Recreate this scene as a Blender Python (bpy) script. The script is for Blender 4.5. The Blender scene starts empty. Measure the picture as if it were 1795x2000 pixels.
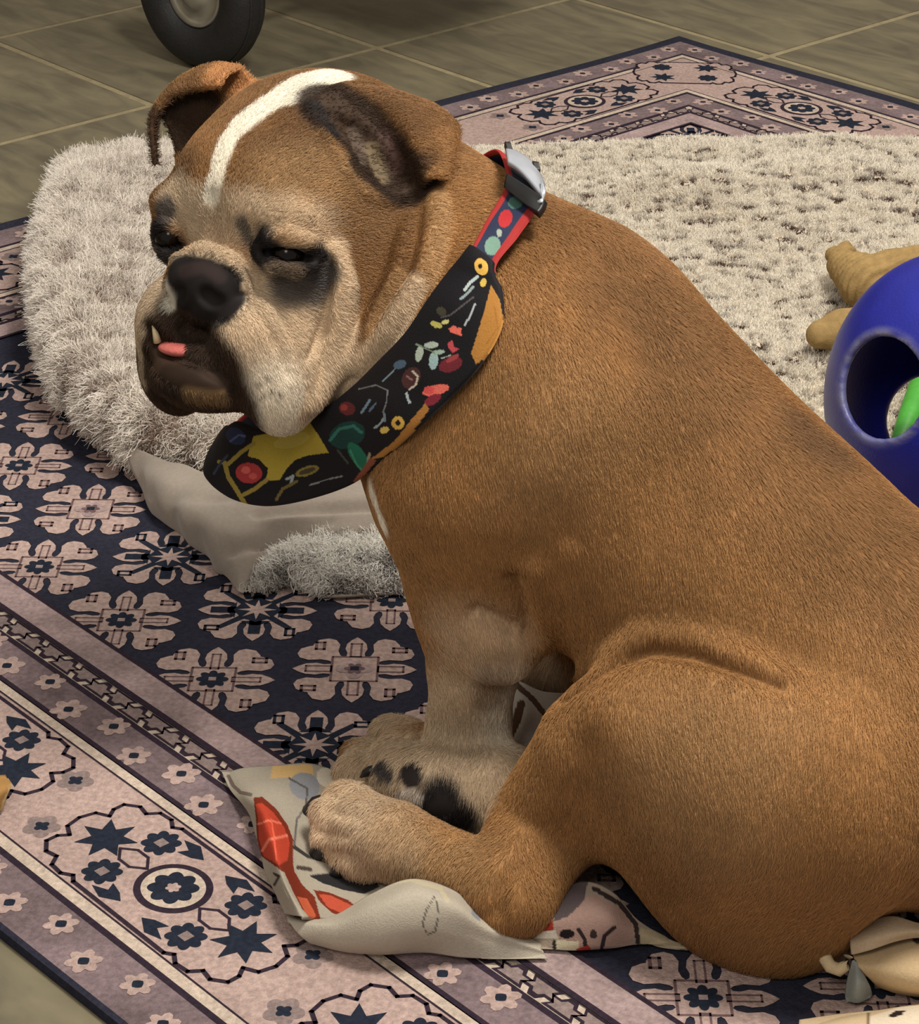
import bpy, bmesh, math, random
import numpy as np
from mathutils import Vector, Matrix
rng = np.random.default_rng(7)
random.seed(7)
S = bpy.context.scene
COL = S.collection

# ------------------------------------------------------------------ camera
H = 1.0                      # camera height (m)
FPX = 4700.0                 # focal length in pixels of the 1795x2000 frame
CX, CY = 897.5, 1000.0
PITCH = math.radians(27.757)
ROLL = math.radians(-0.478)
_fw = np.array([0, math.cos(PITCH), -math.sin(PITCH)])
_r0 = np.array([1.0, 0, 0]); _d0 = np.array([0, -math.sin(PITCH), -math.cos(PITCH)])
_rt = math.cos(ROLL)*_r0 + math.sin(ROLL)*_d0
_dn = -math.sin(ROLL)*_r0 + math.cos(ROLL)*_d0
C0 = np.array([0, 0, H])
cam_d = bpy.data.cameras.new('camera')
cam = bpy.data.objects.new('camera', cam_d); COL.objects.link(cam)
cam_d.sensor_fit = 'VERTICAL'; cam_d.sensor_height = 24.0
cam_d.lens = 24.0*FPX/2000.0
cam_d.clip_start = 0.05; cam_d.clip_end = 60
Rm = Matrix((tuple(_rt), tuple(-_dn), tuple(-_fw))).transposed()
cam.matrix_world = Matrix.Translation(Vector(C0)) @ Rm.to_4x4()
S.camera = cam

# ------------------------------------------------------------------ world, lights, exposure
w = bpy.data.worlds.new('world'); S.world = w; w.use_nodes = True
w.node_tree.nodes['Background'].inputs[0].default_value = (1.0, 0.93, 0.84, 1)
w.node_tree.nodes['Background'].inputs[1].default_value = 0.42
def area(name, loc, target, size, power, col):
    d = bpy.data.lights.new(name, 'AREA'); d.shape = 'DISK'; d.size = size; d.energy = power; d.color = col
    o = bpy.data.objects.new(name, d); COL.objects.link(o); o.location = loc
    o.rotation_euler = (Vector(target)-Vector(loc)).to_track_quat('-Z', 'Y').to_euler(); return o
area('ceiling_lamp', (0.60, 1.12, 2.40), (0.1, 1.6, 0), 0.6, 62, (1.0, 0.93, 0.82))
area('ceiling_lamp_far', (1.5, 3.0, 2.35), (0.6, 2.4, 0), 0.7, 26, (1.0, 0.92, 0.80))
area('fill_light_near', (-0.5, -0.5, 2.3), (0.1, 1.5, 0.2), 0.9, 17, (1.0, 0.92, 0.80))  # added fill light behind the camera, brightens the face and flank
S.view_settings.view_transform = 'Standard'; S.view_settings.look = 'None'
S.view_settings.exposure = -0.12; S.view_settings.gamma = 1.0; S.view_settings.use_curve_mapping = False

# ------------------------------------------------------------------ measuring helpers
def ray(u, v): return _fw + (u-CX)/FPX*_rt + (v-CY)/FPX*_dn
def gp(u, v, z=0.0):                      # point seen at (u,v) that lies z above the floor
    r = ray(u, v); return C0 + (H-z)/-r[2]*r
HD = np.array([-.8102, .5861, 0.0]); LD = np.array([-.5861, -.8102, 0.0])   # dog heading, dog's left
OD = np.array([.158, 1.433, 0.0])
def bp(u, v, lat):                        # point seen at (u,v) that lies lat to the left of the dog's mid-plane
    r = ray(u, v); t = ((OD-C0)@LD + lat)/(r@LD); return C0 + t*r
def dg(a, lat, z): return OD + a*HD + lat*LD + np.array([0, 0, z])
def project(p):
    q = np.atleast_2d(p)-C0; z = q@_fw
    return np.stack([CX+FPX*(q@_rt)/z, CY+FPX*(q@_dn)/z], 1)

def srgb(r, g, b):
    f = lambda c: (c/255/12.92 if c/255 <= .04045 else ((c/255+.055)/1.055)**2.4)
    return np.array([f(r), f(g), f(b)])
def tag(o, label=None, cat=None, group=None, kind=None):
    if label: o['label'] = label
    if cat: o['category'] = cat
    if group: o['group'] = group
    if kind: o['kind'] = kind
    return o
def empty(name, loc, label, cat, group=None):
    o = bpy.data.objects.new(name, None); COL.objects.link(o); o.location = tuple(loc)
    o.empty_display_size = .02
    return tag(o, label, cat, group)
def link(name, me, mat=None, parent=None, smooth=False):
    o = bpy.data.objects.new(name, me); COL.objects.link(o)
    if mat is not None and not me.materials:
        for m in (mat if isinstance(mat, (list, tuple)) else [mat]): me.materials.append(m)
    if smooth: me.polygons.foreach_set('use_smooth', np.ones(len(me.polygons), bool))
    if parent is not None:
        o.parent = parent
        o.matrix_parent_inverse = Matrix.Translation(-Vector(parent.location)) if parent.type == 'EMPTY' else Matrix.Identity(4)
    return o
def mesh_np(name, V, Fq):
    me = bpy.data.meshes.new(name); V = np.asarray(V, np.float32); Fq = np.asarray(Fq, np.int32)
    n = Fq.shape[1]
    me.vertices.add(len(V)); me.vertices.foreach_set('co', V.ravel())
    me.loops.add(Fq.size); me.loops.foreach_set('vertex_index', Fq.ravel())
    me.polygons.add(len(Fq)); me.polygons.foreach_set('loop_start', np.arange(0, Fq.size, n, dtype=np.int32))
    me.update(calc_edges=True); me.validate(); return me
def set_col(me, cols, name='Col'):
    a = me.color_attributes.new(name, 'FLOAT_COLOR', 'POINT')
    c = np.ones((len(cols), 4), np.float32); c[:, :3] = cols
    a.data.foreach_set('color', c.ravel())

# ------------------------------------------------------------------ materials
def mat(name, col=(.5, .5, .5), rough=.6, noise=None, noise_amt=.3, bump=None, metal=0, spec=.5, attr=None, sheen=0, noise2=None):
    """procedural principled: base colour (or colour attribute) * noise, with a noise bump"""
    m = bpy.data.materials.new(name); m.use_nodes = True; nt = m.node_tree; b = nt.nodes['Principled BSDF']
    b.inputs['Roughness'].default_value = rough; b.inputs['Metallic'].default_value = metal
    b.inputs['Specular IOR Level'].default_value = spec
    if sheen: b.inputs['Sheen Weight'].default_value = sheen
    tc = nt.nodes.new('ShaderNodeTexCoord')
    if attr:
        src = nt.nodes.new('ShaderNodeAttribute'); src.attribute_name = attr; out = src.outputs['Color']
    else:
        src = nt.nodes.new('ShaderNodeRGB'); src.outputs[0].default_value = (*col, 1); out = src.outputs[0]
    for sc, am in ((noise, noise_amt),) + ((noise2,) if noise2 else ()):
        if not sc: continue
        n = nt.nodes.new('ShaderNodeTexNoise'); n.inputs['Scale'].default_value = sc; n.inputs['Detail'].default_value = 4
        nt.links.new(tc.outputs['Object'], n.inputs['Vector'])
        r = nt.nodes.new('ShaderNodeMapRange'); r.inputs[1].default_value = .3; r.inputs[2].default_value = .7
        r.inputs[3].default_value = 1-am; r.inputs[4].default_value = 1+am
        nt.links.new(n.outputs['Fac'], r.inputs[0])
        mx = nt.nodes.new('ShaderNodeMix'); mx.data_type = 'RGBA'; mx.blend_type = 'MULTIPLY'; mx.inputs[0].default_value = 1
        nt.links.new(out, mx.inputs[6]); nt.links.new(r.outputs[0], mx.inputs[7]); out = mx.outputs[2]
    nt.links.new(out, b.inputs['Base Color'])
    if bump:
        n = nt.nodes.new('ShaderNodeTexNoise'); n.inputs['Scale'].default_value = bump[0]; n.inputs['Detail'].default_value = 3
        nt.links.new(tc.outputs['Object'], n.inputs['Vector'])
        bm_ = nt.nodes.new('ShaderNodeBump'); bm_.inputs['Distance'].default_value = bump[1]; bm_.inputs['Strength'].default_value = 1
        nt.links.new(n.outputs['Fac'], bm_.inputs['Height']); nt.links.new(bm_.outputs[0], b.inputs['Normal'])
    return m

# ------------------------------------------------------------------ signed distance modelling (one continuous skin)
def smin(a, b, k):
    h = np.maximum(k-np.abs(a-b), 0)/k
    return np.minimum(a, b)-h*h*k*.25
class Field:
    def __init__(s, xs, ys, zs):
        s.xs, s.ys, s.zs = [np.asarray(q, np.float32) for q in (xs, ys, zs)]
        s.D = np.full((len(xs), len(ys), len(zs)), .5, np.float32)
    def _box(s, lo, hi):
        sl = []
        for ax, l, h in ((s.xs, lo[0], hi[0]), (s.ys, lo[1], hi[1]), (s.zs, lo[2], hi[2])):
            i0 = max(0, int(np.searchsorted(ax, l))-1); i1 = min(len(ax), int(np.searchsorted(ax, h))+1)
            if i1 <= i0: return None, None
            sl.append(slice(i0, i1))
        sl = tuple(sl)
        return sl, (s.xs[sl[0]][:, None, None], s.ys[sl[1]][None, :, None], s.zs[sl[2]][None, None, :])
    def put(s, sl, d, k, op='add'):
        if op == 'add': s.D[sl] = smin(s.D[sl], d, k) if k > 0 else np.minimum(s.D[sl], d)
        else: s.D[sl] = -smin(-s.D[sl], d, k) if k > 0 else np.maximum(s.D[sl], -d)
    def ell(s, c, r, M=None, k=.02, op='add'):
        """ellipsoid: centre, radii along the rows of M"""
        c = np.asarray(c, float); r = np.asarray(r, float) if np.ndim(r) else np.array([r]*3, float)
        M = np.eye(3) if M is None else np.asarray(M, float)
        ext = np.sqrt(((M*r[:, None])**2).sum(0))+k+.012
        sl, g = s._box(c-ext, c+ext)
        if sl is None: return
        q = [g[i]-np.float32(c[i]) for i in range(3)]
        k0 = 0; k1 = 0
        for j in range(3):
            t = (q[0]*np.float32(M[j, 0])+q[1]*np.float32(M[j, 1])+q[2]*np.float32(M[j, 2]))/np.float32(r[j])
            k0 = k0+t*t; k1 = k1+(t/np.float32(r[j]))**2
        k0 = np.sqrt(k0); k1 = np.sqrt(k1)+1e-6
        s.put(sl, k0*(k0-1)/k1, k, op)
    def cone(s, a, b, ra, rb, k=.02, op='add'):
        a = np.asarray(a, float); b = np.asarray(b, float); m = max(ra, rb)+k+.012
        sl, g = s._box(np.minimum(a, b)-m, np.maximum(a, b)+m)
        if sl is None: return
        d = b-a; L2 = float(d@d)+1e-12
        q = [g[i]-np.float32(a[i]) for i in range(3)]
        t = np.clip((q[0]*np.float32(d[0])+q[1]*np.float32(d[1])+q[2]*np.float32(d[2]))/np.float32(L2), 0, 1)
        dist = np.sqrt((q[0]-t*np.float32(d[0]))**2+(q[1]-t*np.float32(d[1]))**2+(q[2]-t*np.float32(d[2]))**2)
        s.put(sl, dist-(np.float32(ra)+t*np.float32(rb-ra)), k, op)
    def chain(s, pts, rs, k=.02, op='add'):
        """polyline of round cones joined first, then blended"""
        pts = [np.asarray(p, float) for p in pts]; rs = [rs]*len(pts) if np.isscalar(rs) else rs
        m = max(rs)+k+.012
        sl, g = s._box(np.min(pts, 0)-m, np.max(pts, 0)+m)
        if sl is None: return
        D = None
        for a, b, ra, rb in zip(pts[:-1], pts[1:], rs[:-1], rs[1:]):
            d = b-a; L2 = float(d@d)+1e-12
            q = [g[i]-np.float32(a[i]) for i in range(3)]
            t = np.clip((q[0]*np.float32(d[0])+q[1]*np.float32(d[1])+q[2]*np.float32(d[2]))/np.float32(L2), 0, 1)
            dist = np.sqrt((q[0]-t*np.float32(d[0]))**2+(q[1]-t*np.float32(d[1]))**2+(q[2]-t*np.float32(d[2]))**2)-(np.float32(ra)+t*np.float32(rb-ra))
            D = dist if D is None else smin(D, dist, .004)
        s.put(sl, D, k, op)
    def cloud(s, P, r, k=.004, op='add'):
        """thick sheet through a cloud of sample points"""
        P = np.asarray(P, np.float32); r = np.broadcast_to(np.asarray(r, np.float32), (len(P),)); m = float(r.max())+k+.008
        sl, g = s._box(P.min(0)-m, P.max(0)+m)
        if sl is None: return
        D = np.full(tuple(x.stop-x.start for x in sl), 9.0, np.float32)
        for p, rr in zip(P, r):                      # only the near neighbourhood of every sample
            w_ = []
            for ax, c in zip((s.xs, s.ys, s.zs), p):
                w_.append((int(np.searchsorted(ax, c-m)), int(np.searchsorted(ax, c+m))+1))
            ii = [slice(max(w_[i][0], sl[i].start), min(w_[i][1], sl[i].stop)) for i in range(3)]
            if any(q.stop <= q.start for q in ii): continue
            loc = tuple(slice(q.start-sl[i].start, q.stop-sl[i].start) for i, q in enumerate(ii))
            d = np.sqrt((s.xs[ii[0]][:, None, None]-p[0])**2+(s.ys[ii[1]][None, :, None]-p[1])**2+(s.zs[ii[2]][None, None, :]-p[2])**2)-rr
            D[loc] = np.minimum(D[loc], d)
        s.put(sl, np.minimum(D, .5), k, op)
    def above(s, z):                                  # cut flat where it rests on the floor
        s.D = np.maximum(s.D, np.float32(z)-s.zs[None, None, :])
    def mesh(s, smooth=2):
        D = s.D; neg = D < 0
        n = [q-1 for q in D.shape]
        def cor(A, i, j, k): return A[i:n[0]+i, j:n[1]+j, k:n[2]+k]
        cnt = sum(cor(neg, i, j, k).astype(np.int8) for i in (0, 1) for j in (0, 1) for k in (0, 1))
        act = (cnt > 0) & (cnt < 8)
        I, J, K = np.nonzero(act); N = len(I)
        idx = np.full(act.shape, -1, np.int32); idx[I, J, K] = np.arange(N)
        val = {(i, j, k): D[I+i, J+j, K+k] for i in (0, 1) for j in (0, 1) for k in (0, 1)}
        acc = np.zeros((N, 3), np.float32); num = np.zeros(N, np.float32)
        cs = list(val)
        for a in cs:
            for ax in range(3):
                if a[ax]: continue
                b = tuple(1 if t == ax else a[t] for t in range(3))
                va, vb = val[a], val[b]; m = (va < 0) != (vb < 0)
                t = np.where(m, va/np.where(m, va-vb, 1), 0)
                p = np.tile(np.array(a, np.float32), (N, 1)); p[:, ax] = t
                acc += np.where(m[:, None], p, 0); num += m
        fr = acc/num[:, None]
        V = np.stack([ax[i]+fr[:, q]*(ax[i+1]-ax[i]) for q, (ax, i) in enumerate(((s.xs, I), (s.ys, J), (s.zs, K)))], 1)
        Q = []
        for ax in range(3):
            A = [slice(None)]*3; B_ = [slice(None)]*3; A[ax] = slice(0, -1); B_[ax] = slice(1, None)
            ch = neg[tuple(A)] != neg[tuple(B_)]
            o1, o2 = [q for q in range(3) if q != ax]
            P = np.array(np.nonzero(ch))
            ok = (P[o1] > 0) & (P[o2] > 0) & (P[o1] < n[o1]) & (P[o2] < n[o2]); P = P[:, ok]
            def cell(d1, d2):
                q = P.copy(); q[o1] -= d1; q[o2] -= d2; return idx[q[0], q[1], q[2]]
            quad = np.stack([cell(1, 1), cell(0, 1), cell(0, 0), cell(1, 0)], 1)
            inside = neg[P[0], P[1], P[2]]
            flip = inside if ax != 1 else ~inside
            quad[~flip] = quad[~flip][:, ::-1]
            Q.append(quad)
        Q = np.concatenate(Q); Q = Q[(Q >= 0).all(1)]
        for _ in range(smooth):
            sm = np.zeros_like(V); c = np.zeros(len(V), np.float32)
            for a, b in ((0, 1), (1, 2), (2, 3), (3, 0)):
                for x, y in ((a, b), (b, a)):
                    for d in range(3): sm[:, d] += np.bincount(Q[:, x], V[Q[:, y], d], len(V)).astype(np.float32)
                    c += np.bincount(Q[:, x], minlength=len(V)).astype(np.float32)
            V = V*.5+.5*sm/np.maximum(c, 1)[:, None]
        return V, Q
def graded(lo, hi, parts):
    """axis samples with a finer step inside [p0,p1] ranges: parts = [(p0,p1,step)...], last entry is the default step"""
    out = [lo]; dflt = parts[-1]
    while out[-1] < hi:
        st = dflt
        for p0, p1, q in parts[:-1]:
            if p0 <= out[-1] < p1: st = min(st, q)
        out.append(out[-1]+st)
    return np.array(out)
def noise3(P, scale, seed=0):
    """cheap smooth value noise on points"""
    r = np.random.default_rng(seed); T = r.random((32, 32, 32)).astype(np.float32)
    q = np.asarray(P, np.float32)*scale; i = np.floor(q).astype(int); f = q-i; f = f*f*(3-2*f); i &= 31; j = (i+1) & 31
    def g(a, b, c): return T[a[:, 0], b[:, 1], c[:, 2]]
    x0 = g(i, i, i)*(1-f[:, 0])+g(j, i, i)*f[:, 0]; x1 = g(i, j, i)*(1-f[:, 0])+g(j, j, i)*f[:, 0]
    x2 = g(i, i, j)*(1-f[:, 0])+g(j, i, j)*f[:, 0]; x3 = g(i, j, j)*(1-f[:, 0])+g(j, j, j)*f[:, 0]
    y0 = x0*(1-f[:, 1])+x1*f[:, 1]; y1 = x2*(1-f[:, 1])+x3*f[:, 1]
    return y0*(1-f[:, 2])+y1*f[:, 2]
def normals(V, Q):
    a, b, c = V[Q[:, 0]], V[Q[:, 1]], V[Q[:, 2]]
    fn = np.cross(b-a, c-a); 
    if Q.shape[1] == 4: fn = fn+np.cross(c-a, V[Q[:, 3]]-a)
    N = np.zeros_like(V)
    for i in range(Q.shape[1]):
        for d in range(3): N[:, d] += np.bincount(Q[:, i], fn[:, d], len(V))
    ar = np.linalg.norm(fn, axis=1)/2
    return N/(np.linalg.norm(N, axis=1)[:, None]+1e-12), ar
#@@BODY
# ------------------------------------------------------------------ hair and cloth helpers
def hair_mat(name, rough=.75, spec=.15):
    m = bpy.data.materials.new(name); m.use_nodes = True; nt = m.node_tree; b = nt.nodes['Principled BSDF']
    a = nt.nodes.new('ShaderNodeAttribute'); a.attribute_name = 'hair_col'; nt.links.new(a.outputs['Color'], b.inputs['Base Color'])
    b.inputs['Roughness'].default_value = rough; b.inputs['Specular IOR Level'].default_value = spec
    return m
def hairs(name, P, C, rad, m, parent):
    """P: n x k x 3 points, C: n x 3 colours, rad: root radius"""
    n, k = P.shape[:2]; hc = bpy.data.hair_curves.new(name); hc.add_curves([k]*n)
    hc.attributes['position'].data.foreach_set('vector', np.ascontiguousarray(P, np.float32).ravel())
    r = hc.attributes.get('radius') or hc.attributes.new('radius', 'FLOAT', 'POINT')
    rr = (np.asarray(rad, np.float32).reshape(-1, 1)*np.linspace(1, .35, k, dtype=np.float32)[None, :]).astype(np.float32)
    r.data.foreach_set('value', np.ascontiguousarray(np.broadcast_to(rr, (n, k)), np.float32).ravel())
    c = hc.attributes.new('hair_col', 'FLOAT_COLOR', 'POINT'); cc = np.ones((n, k, 4), np.float32); cc[:, :, :3] = C[:, None, :]
    c.data.foreach_set('color', cc.ravel())
    o = bpy.data.objects.new(name, hc); COL.objects.link(o); hc.materials.append(m); o.parent = parent
    o.matrix_parent_inverse = Matrix.Translation(-Vector(parent.location)) if parent.type == 'EMPTY' else Matrix.Identity(4)
    o['kind'] = 'stuff'; return o
def scatter(V, Q, n, weight=None, seed=3):
    """n random points on quads: positions, vertex-index triple and barycentrics"""
    r = np.random.default_rng(seed); T = np.concatenate([Q[:, [0, 1, 2]], Q[:, [0, 2, 3]]]) if Q.shape[1] == 4 else Q
    a = np.linalg.norm(np.cross(V[T[:, 1]]-V[T[:, 0]], V[T[:, 2]]-V[T[:, 0]]), axis=1)
    if weight is not None: a = a*weight[T].mean(1)
    t = r.choice(len(T), n, p=a/a.sum()); u = r.random((n, 2)); fl_ = u.sum(1) > 1; u[fl_] = 1-u[fl_]
    w_ = np.stack([1-u.sum(1), u[:, 0], u[:, 1]], 1); tri = T[t]
    return (V[tri]*w_[:, :, None]).sum(1), tri, w_
def sheet(rows, nu, nv):
    """dense samples of a Catmull-Rom surface through a grid of points"""
    G = np.array(rows, float)
    def cr(P, n):
        P = np.concatenate([[2*P[0]-P[1]], P, [2*P[-1]-P[-2]]]); out = []
        for t in np.linspace(0, len(P)-3-1e-6, n):
            i = int(t); f = t-i; a, b, c, d = P[i:i+4]
            out.append(.5*((2*b)+(c-a)*f+(2*a-5*b+4*c-d)*f*f+(3*b-a-3*c+d)*f**3))
        return np.array(out)
    A = np.stack([cr(G[i], nv) for i in range(len(G))])
    return np.stack([cr(A[:, j], nu) for j in range(nv)], 1)
def cloth(rows, nu, nv, thick, floor_z=.0, disp=None):
    """thick sheet through rows of (u, v, z) seen points -> V, Q (top skin first: nu*nv vertices)"""
    G = sheet([[gp(*p) for p in r] for r in rows], nu, nv)
    idx = np.arange(nu*nv).reshape(nu, nv); q = np.stack([idx[:-1, :-1], idx[1:, :-1], idx[1:, 1:], idx[:-1, 1:]], -1).reshape(-1, 4)
    V = G.reshape(-1, 3); N, _ = normals(V, q)
    if N[:, 2].mean() < 0: q = q[:, ::-1]; N = -N
    if disp is not None: V = V+N*disp(V)[:, None]
    V[:, 2] = np.maximum(V[:, 2], floor_z+thick)
    W = V-N*thick; W[:, 2] = np.maximum(W[:, 2], floor_z); n = nu*nv
    b = q[:, ::-1]+n
    rim = np.concatenate([idx[0, :], idx[1:, -1], idx[-1, -2::-1], idx[-2:0:-1, 0]]); rj = np.roll(rim, -1)
    e = np.stack([rim, rj, rj+n, rim+n], 1)
    fn = np.cross(V[q[:, 1]]-V[q[:, 0]], V[q[:, 2]]-V[q[:, 0]])
    return np.concatenate([V, W]), np.concatenate([q, b, e]), G, q
def in_poly(uv, poly):
    x, y = uv[:, 0], uv[:, 1]; ins = np.zeros(len(x), bool); n = len(poly)
    for i in range(n):
        x0, y0 = poly[i]; x1, y1 = poly[(i+1) % n]
        c = ((y0 > y) != (y1 > y)) & (x < (x1-x0)*(y-y0)/(y1-y0+1e-12)+x0); ins ^= c
    return ins
def poly_dist(X, Y, poly):
    """signed distance to a polygon in the ground plane (negative inside)"""
    d = np.full(X.shape, 1e9); ins = np.zeros(X.shape, bool); n = len(poly)
    for i in range(n):
        a = poly[i]; b = poly[(i+1) % n]; ab = b-a; t = np.clip(((X-a[0])*ab[0]+(Y-a[1])*ab[1])/(ab@ab), 0, 1)
        d = np.minimum(d, np.hypot(X-a[0]-t*ab[0], Y-a[1]-t*ab[1]))
        ins ^= ((a[1] > Y) != (b[1] > Y)) & (X < (b[0]-a[0])*(Y-a[1])/(b[1]-a[1]+1e-12)+a[0])
    return np.where(ins, -d, d)
def chaikin(P, n=2):
    P = np.asarray(P, float)
    for _ in range(n):
        Qn = np.roll(P, -1, 0); P = np.stack([.75*P+.25*Qn, .25*P+.75*Qn], 1).reshape(-1, P.shape[1])
    return P
def ink(V, base, ops, uv=None):
    """printed colours of a cloth, laid out once on its surface points"""
    uv = project(V) if uv is None else uv; c = np.tile(np.asarray(base, float), (len(V), 1))
    for op in ops:
        if op[0] == 'p': m = in_poly(uv, op[1]); k = op[2]
        elif op[0] == 'e':
            x, y, rx, ry, an = op[1]; a = math.radians(an); dx, dy = uv[:, 0]-x, uv[:, 1]-y
            m = ((dx*math.cos(a)+dy*math.sin(a))/rx)**2+((-dx*math.sin(a)+dy*math.cos(a))/ry)**2 < 1; k = op[2]
        else:
            d = np.full(len(V), 1e9); P = np.array(op[1], float)
            for p, q in zip(P[:-1], P[1:]):
                ab = q-p; t = np.clip(((uv-p)@ab)/(ab@ab+1e-9), 0, 1); d = np.minimum(d, np.linalg.norm(uv-p-t[:, None]*ab, axis=1))
            m = d < op[2]/2; k = op[3]
        c[m] = srgb(*k)
    return c
def cloth_obj(name, rows, nu, nv, thick, m, parent, base, ops=(), disp=None, floor_z=None):
    Vc, Qc, _, _ = cloth(rows, nu, nv, thick, (RT+.0024) if floor_z is None else floor_z, disp)
    me = mesh_np(name, Vc, Qc); set_col(me, ink(Vc, srgb(*base), ops)); return link(name, me, m, parent, True)
def tube_mesh(name, pts, rad, n=12):
    pts = np.array(pts, float); rad = np.broadcast_to(np.asarray(rad, float), (len(pts),)); V_ = []; F_ = []
    up = np.array([0, 0, 1.0])
    for i, p in enumerate(pts):
        t = pts[min(i+1, len(pts)-1)]-pts[max(i-1, 0)]; t /= np.linalg.norm(t)+1e-9
        a = np.cross(t, up if abs(t[2]) < .9 else np.array([1.0, 0, 0])); a /= np.linalg.norm(a); b = np.cross(a, t)
        for k in range(n): V_.append(p+rad[i]*(a*math.cos(2*math.pi*k/n)+b*math.sin(2*math.pi*k/n)))
    for i in range(len(pts)-1):
        for k in range(n): F_.append((i*n+k, i*n+(k+1) % n, (i+1)*n+(k+1) % n, (i+1)*n+k))
    c0 = len(V_); V_ += [pts[0], pts[-1]]
    for k in range(n): F_.append((c0, (k+1) % n, k, k)); F_.append((c0+1, (len(pts)-1)*n+k, (len(pts)-1)*n+(k+1) % n, (len(pts)-1)*n+(k+1) % n))
    bm = bmesh.new(); vs = [bm.verts.new(q) for q in V_]
    for f in F_:
        g = list(dict.fromkeys(f)); bm.faces.new([vs[i] for i in g])
    bmesh.ops.recalc_face_normals(bm, faces=bm.faces[:]); me = bpy.data.meshes.new(name); bm.to_mesh(me); bm.free(); return me
# ------------------------------------------------------------------ floor: tiles on a grout bed
E1 = np.array([math.cos(math.radians(132.583)), math.sin(math.radians(132.583)), 0]); E2 = np.array([-E1[1], E1[0], 0])
RO = gp(1328, 67)                                     # far corner of the rug
TILE = .389
M_grout = mat('grout', srgb(156, 144, 114), .9, 60, .15, (300, .001))
def tile_mat():
    m = mat('stone_tile', srgb(118, 110, 88), .42, 5.0, .22, (40, .0006), noise2=(24, .16))
    nt = m.node_tree; b = nt.nodes['Principled BSDF']
    # slate-like streaks
    tc = nt.nodes.new('ShaderNodeTexCoord'); mp = nt.nodes.new('ShaderNodeMapping'); mp.inputs['Scale'].default_value = (3, 11, 3); mp.inputs['Rotation'].default_value = (0, 0, 1.0)
    nz = nt.nodes.new('ShaderNodeTexNoise'); nz.inputs['Scale'].default_value = 2.2; nz.inputs['Detail'].default_value = 8; nz.inputs['Distortion'].default_value = 1.2
    oi = nt.nodes.new('ShaderNodeObjectInfo'); ad = nt.nodes.new('ShaderNodeVectorMath'); ad.operation = 'ADD'
    sc = nt.nodes.new('ShaderNodeVectorMath'); sc.operation = 'SCALE'; sc.inputs[3].default_value = 13
    cx_ = nt.nodes.new('ShaderNodeCombineXYZ'); nt.links.new(oi.outputs['Random'], cx_.inputs[0]); nt.links.new(oi.outputs['Random'], cx_.inputs[1])
    nt.links.new(cx_.outputs[0], sc.inputs[0]); nt.links.new(tc.outputs['Object'], mp.inputs[0]); nt.links.new(mp.outputs[0], ad.inputs[0]); nt.links.new(sc.outputs[0], ad.inputs[1])
    nt.links.new(ad.outputs[0], nz.inputs['Vector'])
    cr = nt.nodes.new('ShaderNodeValToRGB'); cr.color_ramp.elements[0].position = .34; cr.color_ramp.elements[1].position = .68
    cr.color_ramp.elements[0].color = (*srgb(88, 84, 74), 1); cr.color_ramp.elements[1].color = (*srgb(142, 134, 110), 1)
    nt.links.new(nz.outputs['Fac'], cr.inputs[0])
    old = b.inputs['Base Color'].links[0].from_socket
    mx = nt.nodes.new('ShaderNodeMix'); mx.data_type = 'RGBA'; mx.inputs[0].default_value = .55
    nt.links.new(old, mx.inputs[6]); nt.links.new(cr.outputs[0], mx.inputs[7]); nt.links.new(mx.outputs[2], b.inputs['Base Color'])
    return m
M_tile = tile_mat()
me = mesh_np('floor', [(-3, .2, -.02), (3.4, .2, -.02), (3.4, 6.2, -.02), (-3, 6.2, -.02), (-3, .2, -.0012), (3.4, .2, -.0012), (3.4, 6.2, -.0012), (-3, 6.2, -.0012)],
             [(4, 5, 6, 7), (3, 2, 1, 0), (0, 1, 5, 4), (1, 2, 6, 5), (2, 3, 7, 6), (3, 0, 4, 7)])
floor = link('floor', me, M_grout); tag(floor, kind='structure')
tb = bmesh.new(); bmesh.ops.create_cube(tb, size=1); bmesh.ops.scale(tb, vec=(TILE-.007, TILE-.007, .02), verts=tb.verts)
bmesh.ops.bevel(tb, geom=[e for e in tb.edges if all(v.co.z > 0 for v in e.verts)], offset=.0025, segments=2, affect='EDGES')
tme = bpy.data.meshes.new('tile'); tb.to_mesh(tme); tb.free()
P1 = gp(515, 148)                                    # middle of a joint run in view
_p = gp(737, 93)
for i in range(-14, 14):
    for j in range(-14, 14):
        c = _p + (i+.5)*TILE*E1 + (j+.5)*TILE*E2
        if not (-2.7 < c[0] < 3.1 and .5 < c[1] < 5.85): continue
        q = c-RO
        if -2.4 < q@E1 < -.25 and .25 < q@E2 < 1.62: continue      # wholly under the rug
        o = link('tile', tme, M_tile, floor); o.location = (c[0], c[1], -.01); o.rotation_euler = (0, 0, math.radians(132.583))
# plain room walls, well outside the frame
M_wall = mat('wall_paint', srgb(196, 182, 158), .85, 8, .04, (200, .0004))
for nm, x0, y0, x1, y1 in (('wall_back', -3, 6.1, 3.4, 6.2), ('wall_left', -3.1, .2, -3, 6.2), ('wall_right', 3.4, .2, 3.5, 6.2)):
    z0, z1 = -.02, 2.5
    me = mesh_np(nm, [(x0, y0, z0), (x1, y0, z0), (x1, y1, z0), (x0, y1, z0), (x0, y0, z1), (x1, y0, z1), (x1, y1, z1), (x0, y1, z1)], [(4, 5, 6, 7), (3, 2, 1, 0), (0, 1, 5, 4), (1, 2, 6, 5), (2, 3, 7, 6), (3, 0, 4, 7)])
    tag(link(nm, me, M_wall), kind='structure')
from mathutils.geometry import tessellate_polygon
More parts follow.
